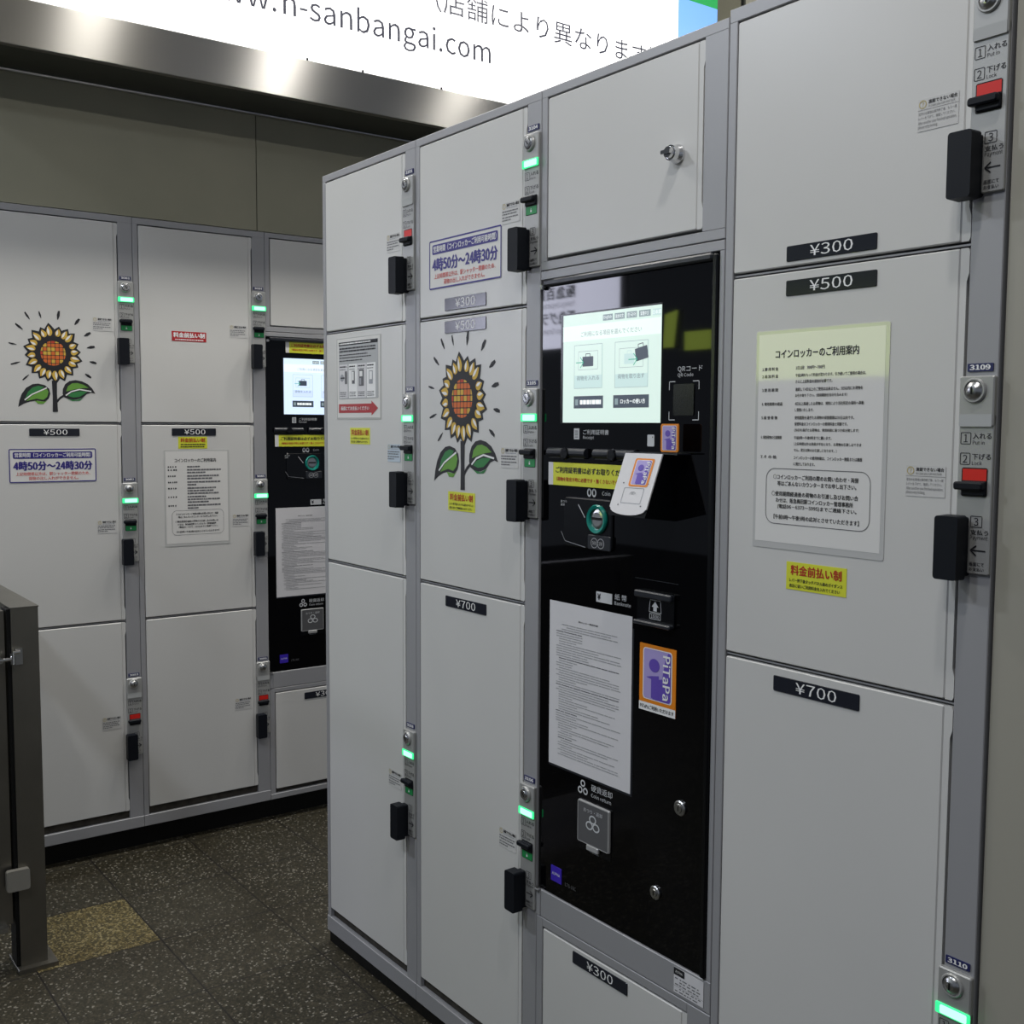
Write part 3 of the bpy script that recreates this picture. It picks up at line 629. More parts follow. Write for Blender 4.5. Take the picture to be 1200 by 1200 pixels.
    face = [(0.0, 0.13), (0.03, 0.115)] + [(0.5 - 0.47 * math.cos(math.pi * i / 10), 0.115 - 0.10 * math.sin(math.pi * i / 10)) for i in range(1, 10)] + [(0.97, 0.115), (1.0, 0.13), (1.0, 1.0), (0.0, 1.0)]
    b = MB(); n = len(face); vs = [sl(p, q, 0.0) for p, q in face] + [sl(p, q, 0.0022) for p, q in face]
    b.add(vs, [[i, (i + 1) % n, n + (i + 1) % n, n + i] for i in range(n)] + [list(range(n, 2 * n))], READER)
    fr_ = rr(0.26, 0.80, 0.20, 0.45, 0.02, 2); fi_ = rr(0.272, 0.788, 0.209, 0.441, 0.02, 2)
    b.add([sl(p, q, 0.0026) for p, q in fr_ + fi_], [[i, (i + 1) % 12, 12 + (i + 1) % 12, 12 + i] for i in range(12)], LTINK)
    for i in range(3):
        a_ = [(0.53 + (0.03 + 0.03 * i) * math.cos(v_), 0.33 + (0.02 + 0.016 * i) * math.sin(v_)) for v_ in [math.radians(d_) for d_ in range(20, 200, 22)]]
        for (p, q), (p2, q2) in zip(a_, a_[1:]): sp_(b, [(p, q), (p2, q2), (p2, q2 + 0.006), (p, q + 0.006)], GREYINK, 0.0026)
    for p, q in ((0.2, 0.52), (0.86, 0.52), (0.22, 0.17), (0.83, 0.17)): sp_(b, [(p + 0.02 * math.cos(i), q + 0.012 * math.sin(i)) for i in (0, 1, 2, 3, 4, 5)], GREYINK, 0.0026)
    b.part('reader_face', rd, 'white slanting touch face')
    b = MB(); cx0, cx1, cz0, cz1 = 0.34, 0.86, 0.47, 0.92
    def card(b, f, S_):                               # f maps unit square to the card's plane, S_ lifts by layers
        pass
    c_ = MB(); card_art(c_)
    b.m = list(c_.m); b.f = c_.f; b.mi = c_.mi
    b.v = [sl(cx0 + (cx1 - cx0) * x, cz0 + (cz1 - cz0) * z, 0.0026 - yy) for x, yy, z in c_.v]
    b.part('card_mark', rd, 'orange and purple card picture')
    # coin inlet
    cx, cz = U(1.0434), Z(1.1562)
    b = MB(); b.slab(U(0.950), U(1.0795), Z(1.1030), Z(1.1905), TY - 0.0045, TY, MATBLK, r=0.006, c=0.002)
    b.slab(U(1.0200), U(1.0795), Z(1.1035), Z(1.1285), TY - 0.0070, TY - 0.0045, GREYBLK, r=0.003, c=0.001)
    for dx in (-0.0085, 0.0085): b.ring(circ(cx + 0.0035 + dx, Z(1.1150), 0.0088, 0.0088, 24), circ(cx + 0.0035 + dx, Z(1.1150), 0.0079, 0.0079, 24), TPRINT, TY - 0.0074)
    b.text('500', cx - 0.0050, Z(1.1150) - 0.003, TPRINT, w=0.0105, h=0.0060, al='C', y=TY - 0.0076); b.text('100', cx + 0.0120, Z(1.1150) - 0.003, TPRINT, w=0.0095, h=0.0060, al='C', y=TY - 0.0076)
    b.line([(U(0.992), Z(1.179)), (U(1.0100), Z(1.157))], 0.0018, TPRINT, TY - 0.0050); b.line([(U(0.945), Z(1.128)), (U(0.956), Z(1.112)), (U(1.012), Z(1.105))], 0.0010, LTINK, TY - 0.0050)
    b.text('おつり', U(0.943), Z(1.1800), TPRINT, w=0.017, h=0.0045, y=TY - 0.0050); b.text('返却', U(0.943), Z(1.1740), TPRINT, w=0.011, h=0.0045, y=TY - 0.0050)
    for dx in (-0.009, 0.004): b.ring(circ(U(1.0250) + dx, Z(1.2010), 0.0058, 0.0075, 20), circ(U(1.0250) + dx, Z(1.2010), 0.0030, 0.0045, 20), TPRINT, Y)
    b.text('Coin', U(1.050), Z(1.1980), TPRINT, w=0.021, em=0.0085, y=Y)
    cu = b.part('coin_unit', t)
    b = MB(); b.lathe(cx, cz, [(0.0255, TY - 0.0040), (0.0255, TY - 0.0075), (0.0235, TY - 0.0100), (0.0185, TY - 0.0085), (0.0175, TY - 0.0050)], TEAL, 32); b.part('coin_ring', cu, 'teal ring')
    b = MB(); b.lathe(cx, cz, [(0.0178, TY - 0.0042), (0.0178, TY - 0.0050), (0.0120, TY - 0.0062)], STEELR, 32); b.slab(cx - 0.013, cx + 0.013, cz - 0.0012, cz + 0.0035, TY - 0.0072, TY - 0.0060, KEYD); b.part('coin_inlet', cu)
    # banknote inlet
    b = MB(); b.slab(U(1.0380), U(1.0790), Z(1.0125), Z(1.0305), TY - 0.0010, TY, TPRINT, r=0.001); b.text('¥', U(1.0420), Z(1.0165), INK, h=0.0105, y=TY - 0.0014, bold=0.012)
    b.text('紙 幣', U(1.0855), Z(1.0220), TPRINT, w=0.030 * sx, h=0.0105, y=Y); b.text('Banknote', U(1.0850), Z(1.0135), TPRINT, w=0.041 * sx, em=0.0078, y=Y)
    q0, q1, f0, f1 = U(1.1440), U(1.2300), Z(0.9920), Z(1.0480)
    b.rect(U(1.135), U(1.236), Z(1.0655), Z(1.0665), GREYBLK, Y)
    b.slab(q0, q1, f0, f1, TY - 0.004, TY, MATBLK, r=0.003, c=0.001); b.slab(q0, q1, f1 - 0.011, f1, TY - 0.012, TY, GREYBLK, r=0.003, c=0.002); b.slab(q0, q1, f0, f0 + 0.007, TY - 0.014, TY, GREYBLK, r=0.003, c=0.002)
    xm = (q0 + q1) / 2 + 0.001; zz = f0 + 0.011
    b.frame(xm - 0.013, xm + 0.013, zz, zz + 0.0095, 0.001, 0.0008, TPRINT, TY - 0.0044, 2); b.text('1000', xm, zz + 0.0020, TPRINT, w=0.019, h=0.0055, al='C', y=TY - 0.0046)
    b.line([(xm - 0.014, zz + 0.0115), (xm - 0.012, zz + 0.0315), (xm + 0.012, zz + 0.0315), (xm + 0.014, zz + 0.0115), (xm - 0.014, zz + 0.0115)], 0.0009, TPRINT, TY - 0.0044)
    b.poly([(xm - 0.004, zz + 0.0135), (xm + 0.004, zz + 0.0135), (xm + 0.004, zz + 0.0205), (xm + 0.008, zz + 0.0205), (xm, zz + 0.0295), (xm - 0.008, zz + 0.0205), (xm - 0.004, zz + 0.0205)], TPRINT, TY - 0.0046)
    b.part('banknote_slot', t)
    # coin return
    b = MB(); xc, zc_ = U(1.0070), Z(0.6725)
    for dx, dz in ((0, 0.0085), (-0.0072, -0.0045), (0.0072, -0.0045)): b.ring(circ(xc + dx, zc_ + dz, 0.0064, n=22), circ(xc + dx, zc_ + dz, 0.0036, n=22), TPRINT, Y)
    b.text('硬貨返却', U(1.0300), Z(0.6735), TPRINT, w=0.056 * sx, h=0.0120, y=Y); b.text('Coin return', U(1.0300), Z(0.6625), TPRINT, w=0.053 * sx, em=0.0085, y=Y)
    q0, q1, f0, f1 = U(0.9980), U(1.0828), Z(0.5755), Z(0.6520)
    b.slab(q0 - 0.001, q1 + 0.001, f0 - 0.014, f1 + 0.001, TY - 0.0008, TY, MATBLK); b.line([((q0 + q1) / 2 - 0.011, f0 - 0.013), ((q0 + q1) / 2 + 0.013, f0 - 0.013)], 0.0012, LTINK, TY - 0.0012)
    cr = b.part('coin_return', t)
    b = MB(); b.slab(q0, q1, f0, f1, TY - 0.0050, TY - 0.0010, FLAPE, r=0.003, c=0.0015, mcap=FLAPM); xm = (q0 + q1) / 2
    b.slab(xm - 0.016, xm + 0.016, f0 - 0.009, f0 + 0.001, TY - 0.0070, TY - 0.0030, FLAPE, r=0.002, c=0.001)
    b.frame(q0 + 0.001, q1 - 0.001, f0 + 0.001, f1 - 0.001, 0.003, 0.0016, FLAPE, TY - 0.0054, 2)
    b.text('おつり・返却', xm, f1 - 0.018, TPRINT, w=0.050, h=0.0075, al='C', y=TY - 0.0054)
    for dx, dz in ((0, 0.0075), (-0.009, -0.005), (0.009, -0.005)): b.ring(circ(xm + dx, f1 - 0.035 + dz, 0.0095, 0.0078, 24), circ(xm + dx, f1 - 0.035 + dz, 0.0066, 0.0052, 24), TPRINT, TY - 0.0056 - dz * 0.01)
    b.part('flap', cr, 'smoked flap')
    for kx, kz, r_ in ((1.2490, 0.7060, 0.0125), (1.1957, 0.5475, 0.0115)):
        b = MB(); b.lathe(U(kx), Z(kz), [(r_, TY), (r_, TY - 0.0030), (r_ * 0.85, TY - 0.0045), (r_ * 0.6, TY - 0.0045), (r_ * 0.55, TY - 0.0065)], STEELR); b.rect(U(kx) - 0.0008, U(kx) + 0.0012, Z(kz) - 0.004, Z(kz) + 0.004, KEYD, TY - 0.0069); b.part('keyhole', t)
    b = MB(); b.slab(U(0.9185), U(0.9492), Z(0.4740), Z(0.5030), TY - 0.0010, TY, BADGE, r=0.0008); b.text('ALPHA', (U(0.9185) + U(0.9492)) / 2, Z(0.4865), WHITE, w=0.023 * sx, h=0.0052, al='C', y=TY - 0.0014)
    b.text('LTS-10C', U(0.960), Z(0.4760), GREYINK, w=0.030 * sx, h=0.0065, y=Y); b.part('maker_badge', t, 'small blue square badge')
    return t, U, Z, TY
def card_art(b):                                      # unit square, x right, z up, y < 0 towards the viewer (layers)
    b.poly(rr(0, 1, 0, 1, 0.08, 3), ORANGE, 0.0)
    b.poly(rr(0.10, 0.90, 0.06, 0.94, 0.06, 3), WHITE, -0.0003); b.poly(rr(0.125, 0.875, 0.075, 0.925, 0.05, 3), LILAC, -0.0005)
    b.poly([(0.38, 0.08), (0.82, 0.08), (0.87, 0.12), (0.87, 0.90), (0.80, 0.92), (0.72, 0.80), (0.64, 0.46), (0.38, 0.40)], PURPLE, -0.0007)
    b.poly(circ(0.42, 0.66, 0.145, 0.115, 20), PURPLE, -0.0009); b.poly([(0.20, 0.44), (0.34, 0.47), (0.55, 0.50), (0.55, 0.10), (0.34, 0.10), (0.34, 0.42)], PURPLE, -0.0009)
    b.text('PiTaPa', 0.66, 0.86, WHITE, w=0.74, h=0.20, rot=-math.pi / 2, y=-0.0012, bold=0.006)
TF, UF_, ZF_, TY = terminal(FF, TU, 'black payment terminal in the near locker bank with a pale green lit screen', lambda z: z, 1.0)
TB, UB_, ZB_, _ = terminal(FB, BU, 'far black payment terminal with a bluish lit screen, half hidden by the near lockers', lambda z: 0.499 + (z - 0.446) * 0.970, 0.965, True)

# ------------------------------------------------------------------ notices and stickers (each one lies on a door or a terminal)
def hours(fr, u0, u1, z0, z1, y, label):
    b = MB(); w_ = u1 - u0; h_ = z1 - z0; X = lambda f: u0 + w_ * f; Z = lambda f: z0 + h_ * f
    b.slab(u0, u1, z0, z1, y - 0.0005, y, PAPER, r=0.003); Y = y - 0.0009
    b.frame(u0, u1, z0, z1, 0.004, w_ * 0.012, INDIGO, Y, 3); b.poly(rr(X(0.045), X(0.955), Z(0.71), Z(0.91), 0.004, 3), INDIGO, Y)
    b.text('営業時間（コインロッカーご利用可能時間）', X(0.5), Z(0.745), WHITE, w=w_ * 0.87, h=h_ * 0.135, al='C', y=Y - 0.0004, bold=0.006)
    b.text('4時50分～24時30分', X(0.5), Z(0.355), INDIGO, w=w_ * 0.90, h=h_ * 0.27, al='C', y=Y, bold=0.014)
    b.text('上記時間帯以外は、駅シャッター閉鎖のため、', X(0.5), Z(0.205), SOFTRED, w=w_ * 0.85, h=h_ * 0.105, al='C', y=Y, bold=0.004)
    b.text('荷物の出し入れができません。', X(0.5), Z(0.07), SOFTRED, w=w_ * 0.57, h=h_ * 0.105, al='C', y=Y, bold=0.004)
    return b.thing('opening_hours_sticker', fr, ((u0 + u1) / 2, y, z0), label, 'sticker', 'opening hours stickers')
hours(FF, 0.4910, 0.7480, 1.5965, 1.6960, -0.0006, 'blue bordered opening hours sticker on the near top door above two price plates')
hours(FB, -0.5395, -0.2995, 1.1460, 1.2425, -0.0006, 'blue bordered opening hours sticker on the far door below the sunflower')
def yellow(fr, u0, u1, z0, z1, y, label, fine=True, tilt=0.0):
    b = MB(); w_ = u1 - u0; h_ = z1 - z0; b.slab(u0, u1, z0, z1, y - 0.0005, y, YEL); Y = y - 0.0009; xm = (u0 + u1) / 2
    b.text('料金前払い制', xm, z0 + h_ * 0.53, REDINK, w=w_ * 0.84, h=h_ * 0.36, al='C', y=Y, bold=0.008)
    if fine:
        b.text('レバー押下後タッチパネル面のガイダンス', xm, z0 + h_ * 0.28, INK, w=w_ * 0.88, h=h_ * 0.13, al='C', y=Y, bold=0.006); b.text('表示に従いご利用料金を入れてください', xm - w_ * 0.02, z0 + h_ * 0.08, INK, w=w_ * 0.84, h=h_ * 0.13, al='C', y=Y, bold=0.006)
    else:
        b.dashes(u0 + w_ * 0.08, u1 - w_ * 0.06, z0 + h_ * 0.30, h_ * 0.10, INK, Y, 2, 0.003, 0.008); b.dashes(u0 + w_ * 0.08, u1 - w_ * 0.08, z0 + h_ * 0.11, h_ * 0.10, INK, Y, 3, 0.003, 0.008)
    return b.thing('payment_sticker', fr, (xm, y, z0), label, 'sticker', 'yellow prepayment stickers')
yellow(FF, 1.4475, 1.5503, 1.0870, 1.1263, -0.0006, 'yellow sticker with red heading below the framed notice on the rightmost locker')
yellow(FF, 0.5630, 0.6610, 1.1424, 1.1810, -0.0006, 'yellow sticker with red heading below the near sunflower')
yellow(FF, 0.1375, 0.2332, 1.2712, 1.3092, -0.0006, 'yellow sticker with red heading below the red arrow poster')
yellow(FB, -0.0520, 0.0400, 1.2392, 1.2762, -0.0006, 'yellow sticker with red heading on the far lockers directly under a price plate', False)
b = MB(); b.slab(-0.0660, 0.0425, 1.5688, 1.5988, -0.0011, -0.0006, REDST); b.text('料金前払い制', -0.0118, 1.5800, WHITE, w=0.098, h=0.0150, al='C', y=-0.0015, bold=0.012); b.dashes(-0.056, 0.034, 1.5722, 0.0030, WHITE, -0.0015, 9, 0.003, 0.008)
b.thing('payment_sticker', FB, (-0.012, -0.0006, 1.5688), 'small red sticker with white heading on a far top door', 'sticker')

def usage_notice(fr, u0, u1, z0, z1, y, label, full):
    b = MB(); w_ = u1 - u0; h_ = z1 - z0; X = lambda f: u0 + w_ * f; Z = lambda f: z0 + h_ * f
    b.slab(u0, u1, z0, z1, y - 0.0007, y, FILM, r=0.003); b.slab(X(0.022), X(0.972), Z(0.030), Z(0.985), y - 0.0009, y - 0.0006, PAPER); Y = y - 0.0013
    b.text('コインロッカーのご利用案内', X(0.475), Z(0.872), INK, w=w_ * 0.63, h=h_ * 0.040, al='C', y=Y, bold=0.006)
    heads = ('1.使 用 料 金', '2.追 加 料 金', '3.使 用 期 間', '4. 使用期限の経過', '5.保 管 荷 物', '6. 保管荷物の引渡期限', '7.そ の 他')
    hz = (0.818, 0.785, 0.722, 0.658, 0.595, 0.505, 0.415)
    rows = ((0.818, '1日1回　300円～700円', 0.22), (0.785, '午前1時をもって料金が変わります。引き続いてご使用の場合は、', 0.52), (0.757, 'さらに上記料金の追加が必要です。', 0.28),
            (0.722, '連続して4日以上のご使用は出来ません。3日以内にお荷物を', 0.50), (0.694, 'お引き取り下さい。(使用開始日当日を含みます)', 0.39), (0.658, '4日以上経過したお荷物は、規則により当社所定の場所へ移動', 0.51), (0.630, 'し保管いたします。', 0.145),
            (0.595, '使用期限を過ぎたお荷物の保管期限は30日以内です。', 0.445), (0.567, '保管料金はコインロッカーの使用料金と同額です。', 0.40), (0.539, '(30日を過ぎたお荷物は、使用約款に基づき処分致します)', 0.48),
            (0.505, '午前8時～午後9時までに願います。', 0.285), (0.477, '(上記時間以外は係員が不在となり、お荷物の引渡しはできま', 0.50), (0.449, 'せん。翌日以降のお引渡しになります。)', 0.325), (0.415, 'コインロッカーの使用約款は、コインロッカー側面または機器', 0.51), (0.387, 'に掲示しております。', 0.165))
    hh = h_ * 0.0155
    for q, z in zip(heads, hz):
        if full: b.text(q, X(0.055), Z(z), INK, w=w_ * (0.13 if ' ' in q[3:] else 0.17), h=hh, y=Y, bold=0.005)
        else: b.dashes(X(0.055), X(0.195), Z(z), hh, INK, Y, int(z * 1e3), 0.003, 0.005, 0.003)
    for z, q, ww in rows:
        if full: b.text(q, X(0.325), Z(z), INK, w=w_ * ww, h=hh, y=Y, bold=0.005)
        else: b.dashes(X(0.345), X(0.345 + ww), Z(z), hh, GREYINK, Y, int(z * 1e3), 0.004, 0.012)
    b.frame(X(0.105), X(0.90), Z(0.115), Z(0.372), w_ * 0.07, w_ * 0.0045, GREYINK, Y, 6)
    box = ((0.322, 0.165, '○コインロッカーご利用の際のお問い合わせ・両替', 0.65), (0.292, 0.20, '等はごあんないカウンターまでお申し出下さい。', 0.60), (0.245, 0.155, '○使用期間経過後の荷物のお引渡し及びお問い合', 0.66), (0.215, 0.19, 'わせは、阪急梅田駅コインロッカー管理事務所', 0.59), (0.186, 0.205, '(電話06－6373－5995)までご連絡下さい。', 0.60), (0.138, 0.175, '【午前8時～午後9時の応対とさせていただきます】', 0.65))
    for z, x, q, ww in box: b.text(q, X(x), Z(z), INK, w=w_ * ww, h=h_ * 0.0215, y=Y, bold=0.006)
    return b.thing('laminated_notice', fr, ((u0 + u1) / 2, y, z0), label, 'notice', 'laminated usage notices')
usage_notice(FF, 1.3835, 1.6068, 1.1425, 1.4530, -0.0006, 'large laminated white usage notice on the rightmost locker door', True)
usage_notice(FB, -0.0980, 0.1108, 0.9370, 1.2355, -0.0006, 'laminated white usage notice on a far door below a yellow sticker', False)
# picture instructions on the first near column
b = MB(); u0, u1, z0, z1, y = 0.0720, 0.2860, 1.3290, 1.5200, -0.0006
b.slab(u0, u1, z0, z1, y - 0.0006, y, FILM, r=0.002); b.rect(u0 + 0.004, u1 - 0.004, z0 + 0.004, z1 - 0.002, PAPER, y - 0.0008); Y = y - 0.0012
GREYP = mat('grey_photo_print', (0.42, 0.43, 0.44), 0.5, coat=0.3)
b.slab(0.0835, 0.2735, 1.3770, 1.5110, Y, y, GREYINK, r=0.002, mcap=GREYP); b.rect(0.0850, 0.2725, 1.5025, 1.5105, LABEL, Y - 0.0003)
b.dashes(0.088, 0.240, 1.5050, 0.0030, WHITE, Y - 0.0006, 1)
for i, (zz, e_) in enumerate(((1.4935, 0.262), (1.4870, 0.262), (1.4790, 0.225), (1.4725, 0.242), (1.4655, 0.200))): b.dashes(0.088, e_, zz, 0.0036 if i < 2 else 0.0024, INK, Y - 0.0003, 20 + i)
for i, x in enumerate((0.088, 0.135, 0.178, 0.222)):
    b.rect(x - 0.001, x + 0.041, 1.3790, 1.4580, WHITE if i % 2 else PAPER2, Y - 0.0003); b.dashes(x + 0.002, x + 0.034, 1.4510, 0.0030, INK, Y - 0.0006, 30 + i); b.dashes(x + 0.002, x + 0.030, 1.4450, 0.0018, GREYINK, Y - 0.0006, 34 + i)
    for k in range(3): b.dashes(x + 0.002, x + 0.034, 1.3830 + 0.0042 * k, 0.0018, GREYINK, Y - 0.0006, 50 + i * 4 + k)
b.poly(circ(0.101, 1.4265, 0.0095, 0.0085), LTINK, Y - 0.0006); b.rect(0.115, 0.126, 1.4120, 1.4420, GREYINK, Y - 0.0006); b.line([(0.094, 1.4265), (0.114, 1.4265)], 0.003, INK, Y - 0.0009)
b.rect(0.150, 0.164, 1.4120, 1.4420, GREYINK, Y - 0.0006); b.rect(0.152, 0.160, 1.4200, 1.4400, WHITE, Y - 0.0009); b.rect(0.184, 0.208, 1.4060, 1.4440, GREYINK, Y - 0.0006); b.rect(0.188, 0.202, 1.4280, 1.4400, WHITE, Y - 0.0009); b.rect(0.188, 0.196, 1.4090, 1.4240, LTINK, Y - 0.0009)
b.rect(0.232, 0.250, 1.4100, 1.4400, LTINK, Y - 0.0006); b.rect(0.235, 0.247, 1.4200, 1.4380, WHITE, Y - 0.0009)
REDAR = mat('red_arrow_print', (0.40, 0.022, 0.03), 0.5, coat=0.3)
b.poly([(0.0830, 1.3440), (0.2425, 1.3440), (0.2425, 1.3375), (0.2730, 1.3545), (0.2425, 1.3715), (0.2425, 1.3650), (0.0830, 1.3650)], REDAR, Y)
b.text('画面にてお支払いください', 0.163, 1.3500, WHITE, w=0.137, h=0.0092, al='C', y=Y - 0.0004, bold=0.006)
b.thing('instruction_poster', FF, (0.179, y, z0), 'laminated poster of locker pictures with a red arrow on the leftmost near locker', 'poster')
FAINT = mat('faint_grey_print', (0.34, 0.34, 0.35), 0.5)
# long printed terms sheets on both terminals
def terms(fr, u0, u1, z0, z1, y, label, seed):
    b = MB(); w_ = u1 - u0; h_ = z1 - z0; X = lambda f: u0 + w_ * f; Z = lambda f: z0 + h_ * f
    b.slab(u0 - 0.001, u1 + 0.004, z0 - 0.004, z1 - 0.02, y - 0.0004, y, GREYBLK); b.slab(u0, u1, z0, z1, y - 0.0010, y - 0.0004, PAPER2); Y = y - 0.0014; r = random.Random(seed)
    b.text('新ロッカー使用約款', X(0.49), Z(0.898), INK, w=w_ * 0.24, h=h_ * 0.0105, al='C', y=Y, bold=0.004)
    z = 0.865
    for i in range(3): b.dashes(X(0.16 + 0.06 * (i % 2)), X(0.84 - 0.08 * (i % 2)), Z(z), h_ * 0.0050, FAINT, Y, seed + i, 0.004, 0.02); z -= 0.0145
    for i in range(52):
        x0 = 0.09 if r.random() < 0.55 else 0.125; e_ = r.choice((0.3, 0.36, 0.5, 0.62, 0.76, 0.82, 0.86, 0.88)) if i > 3 else 0.42
        if i > 38: x0 += 0.03
        b.dashes(X(x0), X(e_), Z(z), h_ * 0.0046, FAINT if i % 11 else GREYINK, Y, seed * 9 + i, 0.004, 0.03); z -= 0.01465
    return b.thing('terms_sheet', fr, ((u0 + u1) / 2, y, z0), label, 'notice', 'printed terms sheets on the terminals')
terms(FF, TU + UF_(0.9094), TU + UF_(1.1305), 0.6955, 0.9990, TY, 'white sheet of small print on the near black terminal', 3)
terms(FB, BU + UB_(0.9094) , BU + UB_(1.1305), 0.7470, 1.0420, TY, 'white sheet of small print on the far black terminal', 8)
def receipt_sticker(fr, u0, u1, z0, z1, y, label, redtop):
    b = MB(); w_ = u1 - u0; h_ = z1 - z0; b.slab(u0, u1, z0, z1, y - 0.0005, y, YEL); b.rect(u0, u0 + w_ * 0.06, z0, z1, PAPER2, y - 0.0007); Y = y - 0.0009; m = REDINK if redtop else INK
    b.text('ご利用証明書は必ずお取りください', u0 + w_ * 0.535, z0 + h_ * 0.54, m, w=w_ * 0.88, h=h_ * 0.27, al='C', y=Y, bold=0.008); b.text('（荷物を取出す時に必要です・無くさないでください）', u0 + w_ * 0.535, z0 + h_ * 0.18, REDINK, w=w_ * 0.86, h=h_ * 0.19, al='C', y=Y, bold=0.006)
    return b.thing('receipt_sticker', fr, ((u0 + u1) / 2, y, z0), label, 'sticker', 'yellow receipt stickers')
receipt_sticker(FF, TU + UF_(0.9075), TU + UF_(1.1300), 1.2105, 1.2512, TY - 0.0045, 'long yellow sticker above the coin slot of the near terminal', False)
receipt_sticker(FB, BU + 0.0285, BU + 0.242, 1.2435, 1.2815, TY - 0.0045, 'long yellow sticker above the coin slot of the far terminal', False)
receipt_sticker(FB, BU + 0.0710, BU + 0.275, 1.5490, 1.5860, TY - 0.0010, 'yellow sticker with red writing above the far lit screen', True)
# orange card stickers
def card_thing(name, x0, x1, z0, z1, y, label, cat, th=0.0012, tail=False):
    c = MB(); card_art(c); b = MB(); b.m = list(c.m); b.f = [list(f) for f in c.f]; b.mi = list(c.mi)
    zc = z0 + (z1 - z0) * (0.125 if tail else 0); b.v = [(x0 + (x1 - x0) * x, y - th - 0.0004 + yy, zc + (z1 - zc) * z) for x, yy, z in c.v]
    b.slab(x0, x1, z0 if tail else z0, z1, y - th, y, ORANGE, r=0.0 if tail else 0.003)
    if tail:
        b.rect(x0, x1, z0, zc, WHITE, y - th - 0.0008); b.rect(x0, x1, zc, z1, ORANGE, y - th - 0.0002)
        b.text('PiTaPaご利用いただけます', (x0 + x1) / 2, z0 + (zc - z0) * 0.25, INK, w=(x1 - x0) * 0.92, h=(zc - z0) * 0.5, al='C', y=y - th - 0.0012, bold=0.006)
    return b.thing(name, FF, ((x0 + x1) / 2, y, z0), label, cat)
card_thing('card_sticker', TU + UF_(1.1498), TU + UF_(1.2343), 0.8480, 0.9595, TY, 'large orange sticker with a purple card picture beside the small print sheet', 'sticker', 0.0006, True)
card_thing('card_placard', 1.2090, 1.2480, 1.2765, 1.3205, -0.020, 'small upright orange card standing on top of the white card reader', 'card', 0.0016)

# ------------------------------------------------------------------ stainless gate at the left edge
t = empty('gate_post', WF, (-0.325, -0.638, 0), 'square stainless post with a foot plate and long top rail at the left edge', 'post')
def off(mb, o): mb.v = [(x - o[0], y_ - o[1], z - o[2]) for x, y_, z in mb.v]; return mb
O = (-0.325, -0.638, 0)
b = MB(); b.slab(-0.362, -0.288, 0.010, 0.882, -0.671, -0.610, POSTM, c=0.0); off(b, O).part('post_tube', t)
b = MB(); b.slab(-0.830, -0.2865, 0.8815, 0.8840, -0.6725, -0.6085, POSTM); b.slab(-0.830, -0.362, 0.825, 0.8815, -0.671, -0.610, POSTM); off(b, O).part('top_rail', t)
b = MB(); b.slab(-0.375, -0.268, 0.0, 0.011, -0.680, -0.590, POSTM, c=0.002); off(b, O).part('foot_plate', t)
b = MB(); b.slab(-0.345, -0.292, 0.012, 0.880, -0.6795, -0.6712, BASE); off(b, O).part('gap_strip', t, 'black strip darkening the gap')  # black strip added to make the gap beside the leaf dark
b = MB(); b.slab(-0.830, -0.770, 0.0, 0.826, -0.671, -0.610, POSTM); off(b, O).part('rear_leg', t)
O = (-0.320, -0.95, 0.115)
t = empty('gate_leaf', WF, O, 'stainless gate leaf beside the post, cut off by the left edge', 'gate')
b = MB(); b.slab(-0.335, -0.300, 0.118, 0.876, -0.740, -0.6835, POSTM); b.slab(-0.335, -0.300, 0.118, 0.876, -1.30, -1.243, POSTM); b.slab(-0.335, -0.300, 0.826, 0.876, -1.243, -0.740, POSTM); b.slab(-0.335, -0.300, 0.118, 0.178, -1.243, -0.740, POSTM); off(b, O).part('gate_frame', t)
b = MB(); b.slab(-0.326, -0.309, 0.178, 0.826, -1.243, -0.740, POSTM); off(b, O).part('infill_panel', t)
b = MB(); b.slab(-0.302, -0.280, 0.108, 0.119, -1.30, -0.698, STEELR, c=0.001); off(b, O).part('bottom_bar', t)
b = MB(); b.rod((-0.274, -0.725, 0.763), (-0.274, -0.672, 0.765), 0.0045, CHROME); b.rod((-0.274, -0.672, 0.752), (-0.274, -0.672, 0.779), 0.0050, CHROME); b.rod((-0.274, -0.672, 0.779), (-0.274, -0.655, 0.780), 0.0045, CHROME)
b.rod((-0.300, -0.700, 0.764), (-0.270, -0.700, 0.764), 0.0075, CHROME); off(b, O).part('sliding_bolt', t, 'chrome sliding bolt')
b = MB(); b.lathe(0, 0, [(0.016, 0), (0.016, -0.006), (0.012, -0.008)], KEYD)
b.v = [(-0.288 - yy, -0.665 + x, 0.765 + z) for x, yy, z in b.v]
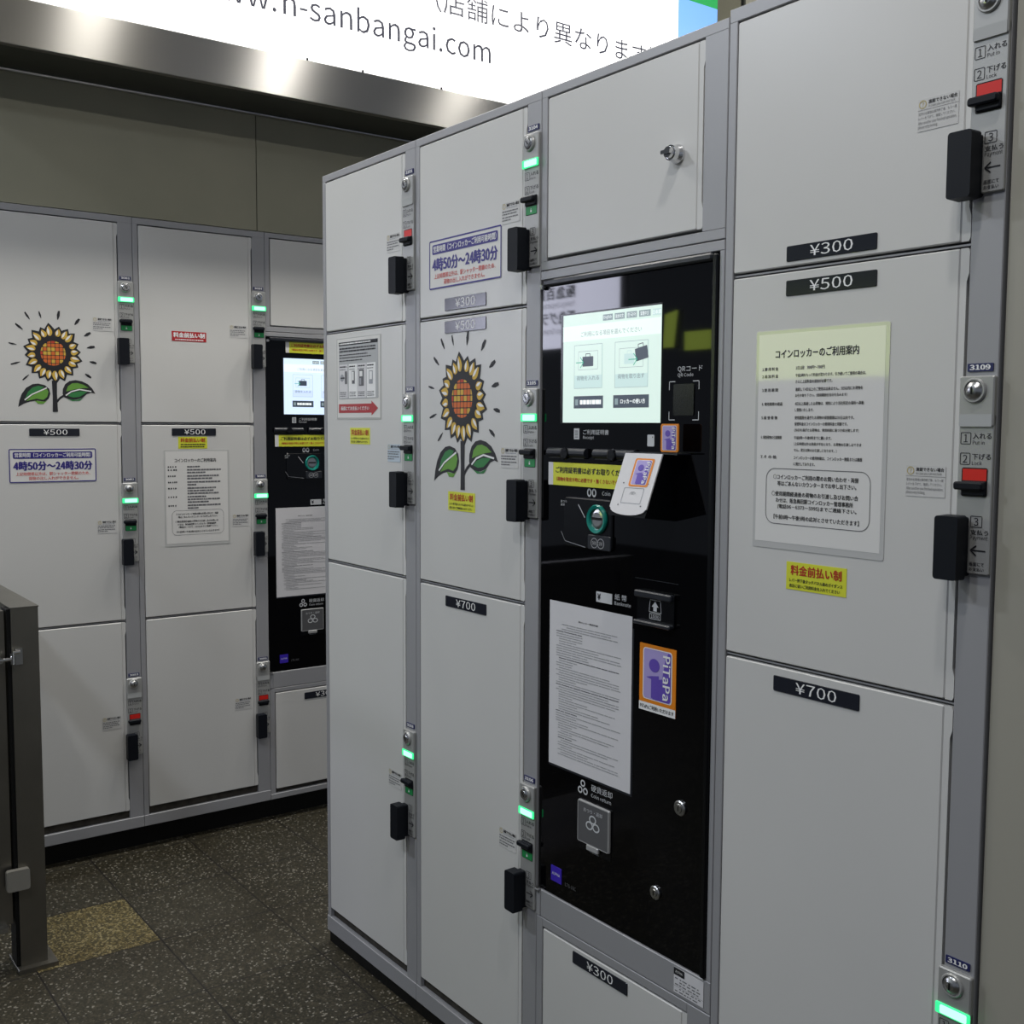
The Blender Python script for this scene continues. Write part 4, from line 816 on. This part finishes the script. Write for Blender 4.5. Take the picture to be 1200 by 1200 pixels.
# keep of the bolt on the post
O2 = (-0.325, -0.638, 0)
b = MB(); b.add([(-0.2878, -0.664, 0.748), (-0.2878, -0.648, 0.748), (-0.2878, -0.648, 0.786), (-0.2878, -0.664, 0.786), (-0.2830, -0.664, 0.748), (-0.2830, -0.648, 0.748), (-0.2830, -0.648, 0.786), (-0.2830, -0.664, 0.786)],
                [[0, 3, 2, 1], [4, 5, 6, 7], [0, 1, 5, 4], [1, 2, 6, 5], [2, 3, 7, 6], [3, 0, 4, 7]], STEELR)
off(b, O2).part('bolt_keep', bpy.data.objects['gate_post'])
b = MB(); p = rr(-0.7000, -0.6480, 0.206, 0.256, 0.006)
n = len(p); b.add([(-0.2876, a, z) for a, z in p] + [(-0.2720, a, z) for a, z in p], [[i, (i + 1) % n, n + (i + 1) % n, n + i] for i in range(n)] + [list(range(n, 2 * n))], mat('worn_stop_plate', (0.33, 0.315, 0.28), 0.4, metal=0.4))
off(b, O).part('stop_plate', t, 'bright rounded stop plate')

# ------------------------------------------------------------------ backlit boards behind the viewer, seen mirrored in the black glass
b = MB(); b.slab(-4.7, -2.85, -0.0, 0.46, -0.02, 0.06, FRAME); FS = Fr((0, -3.5, 1.84), math.pi)
b = MB(); b.slab(2.85, 4.7, 0.0, 0.46, 0.0, 0.08, FRAME, mcap=BOARDW); Y = -0.0015
b.text('阪急百貨店', 3.30, 0.33, INK, w=0.52, h=0.085, y=Y, bold=0.01); b.text('Hankyu Department Store', 3.30, 0.275, INK, w=0.52, em=0.05, y=Y); b.text('阪急グランドビル', 3.30, 0.16, INK, w=0.72, h=0.085, y=Y, bold=0.01); b.text('Hankyu Grand Building', 3.30, 0.10, INK, w=0.60, em=0.05, y=Y)
b.thing('direction_board', FS, (3.7, 0, 0), 'white backlit direction board mirrored in the black terminal glass', 'sign')
b = MB(); b.slab(0.80, 1.78, -0.27, 0.02, 0.0, 0.08, FRAME, mcap=BOARDY); b.thing('yellow_board', FS, (1.3, 0, 0), 'yellow green backlit board mirrored in the laminated notice', 'sign')
b = MB(); b.slab(2.05, 2.27, -0.075, 0.035, 0.0, 0.05, FRAME, mcap=BOARDY); b.thing('small_board', FS, (2.16, 0, -0.075), 'small oblong yellow board mirrored in the terminal glass', 'sign', 'small yellow boards')
b = MB(); b.prism([(2.36, -0.05), (2.46, -0.05), (2.44, 0.15), (2.33, 0.17)], 0.0, 0.05, FRAME, mcap=BOARDY); b.thing('small_board', FS, (2.40, 0, -0.05), 'small slanted yellow board mirrored beside the lit screen', 'sign', 'small yellow boards')
bpy.context.view_layer.update()
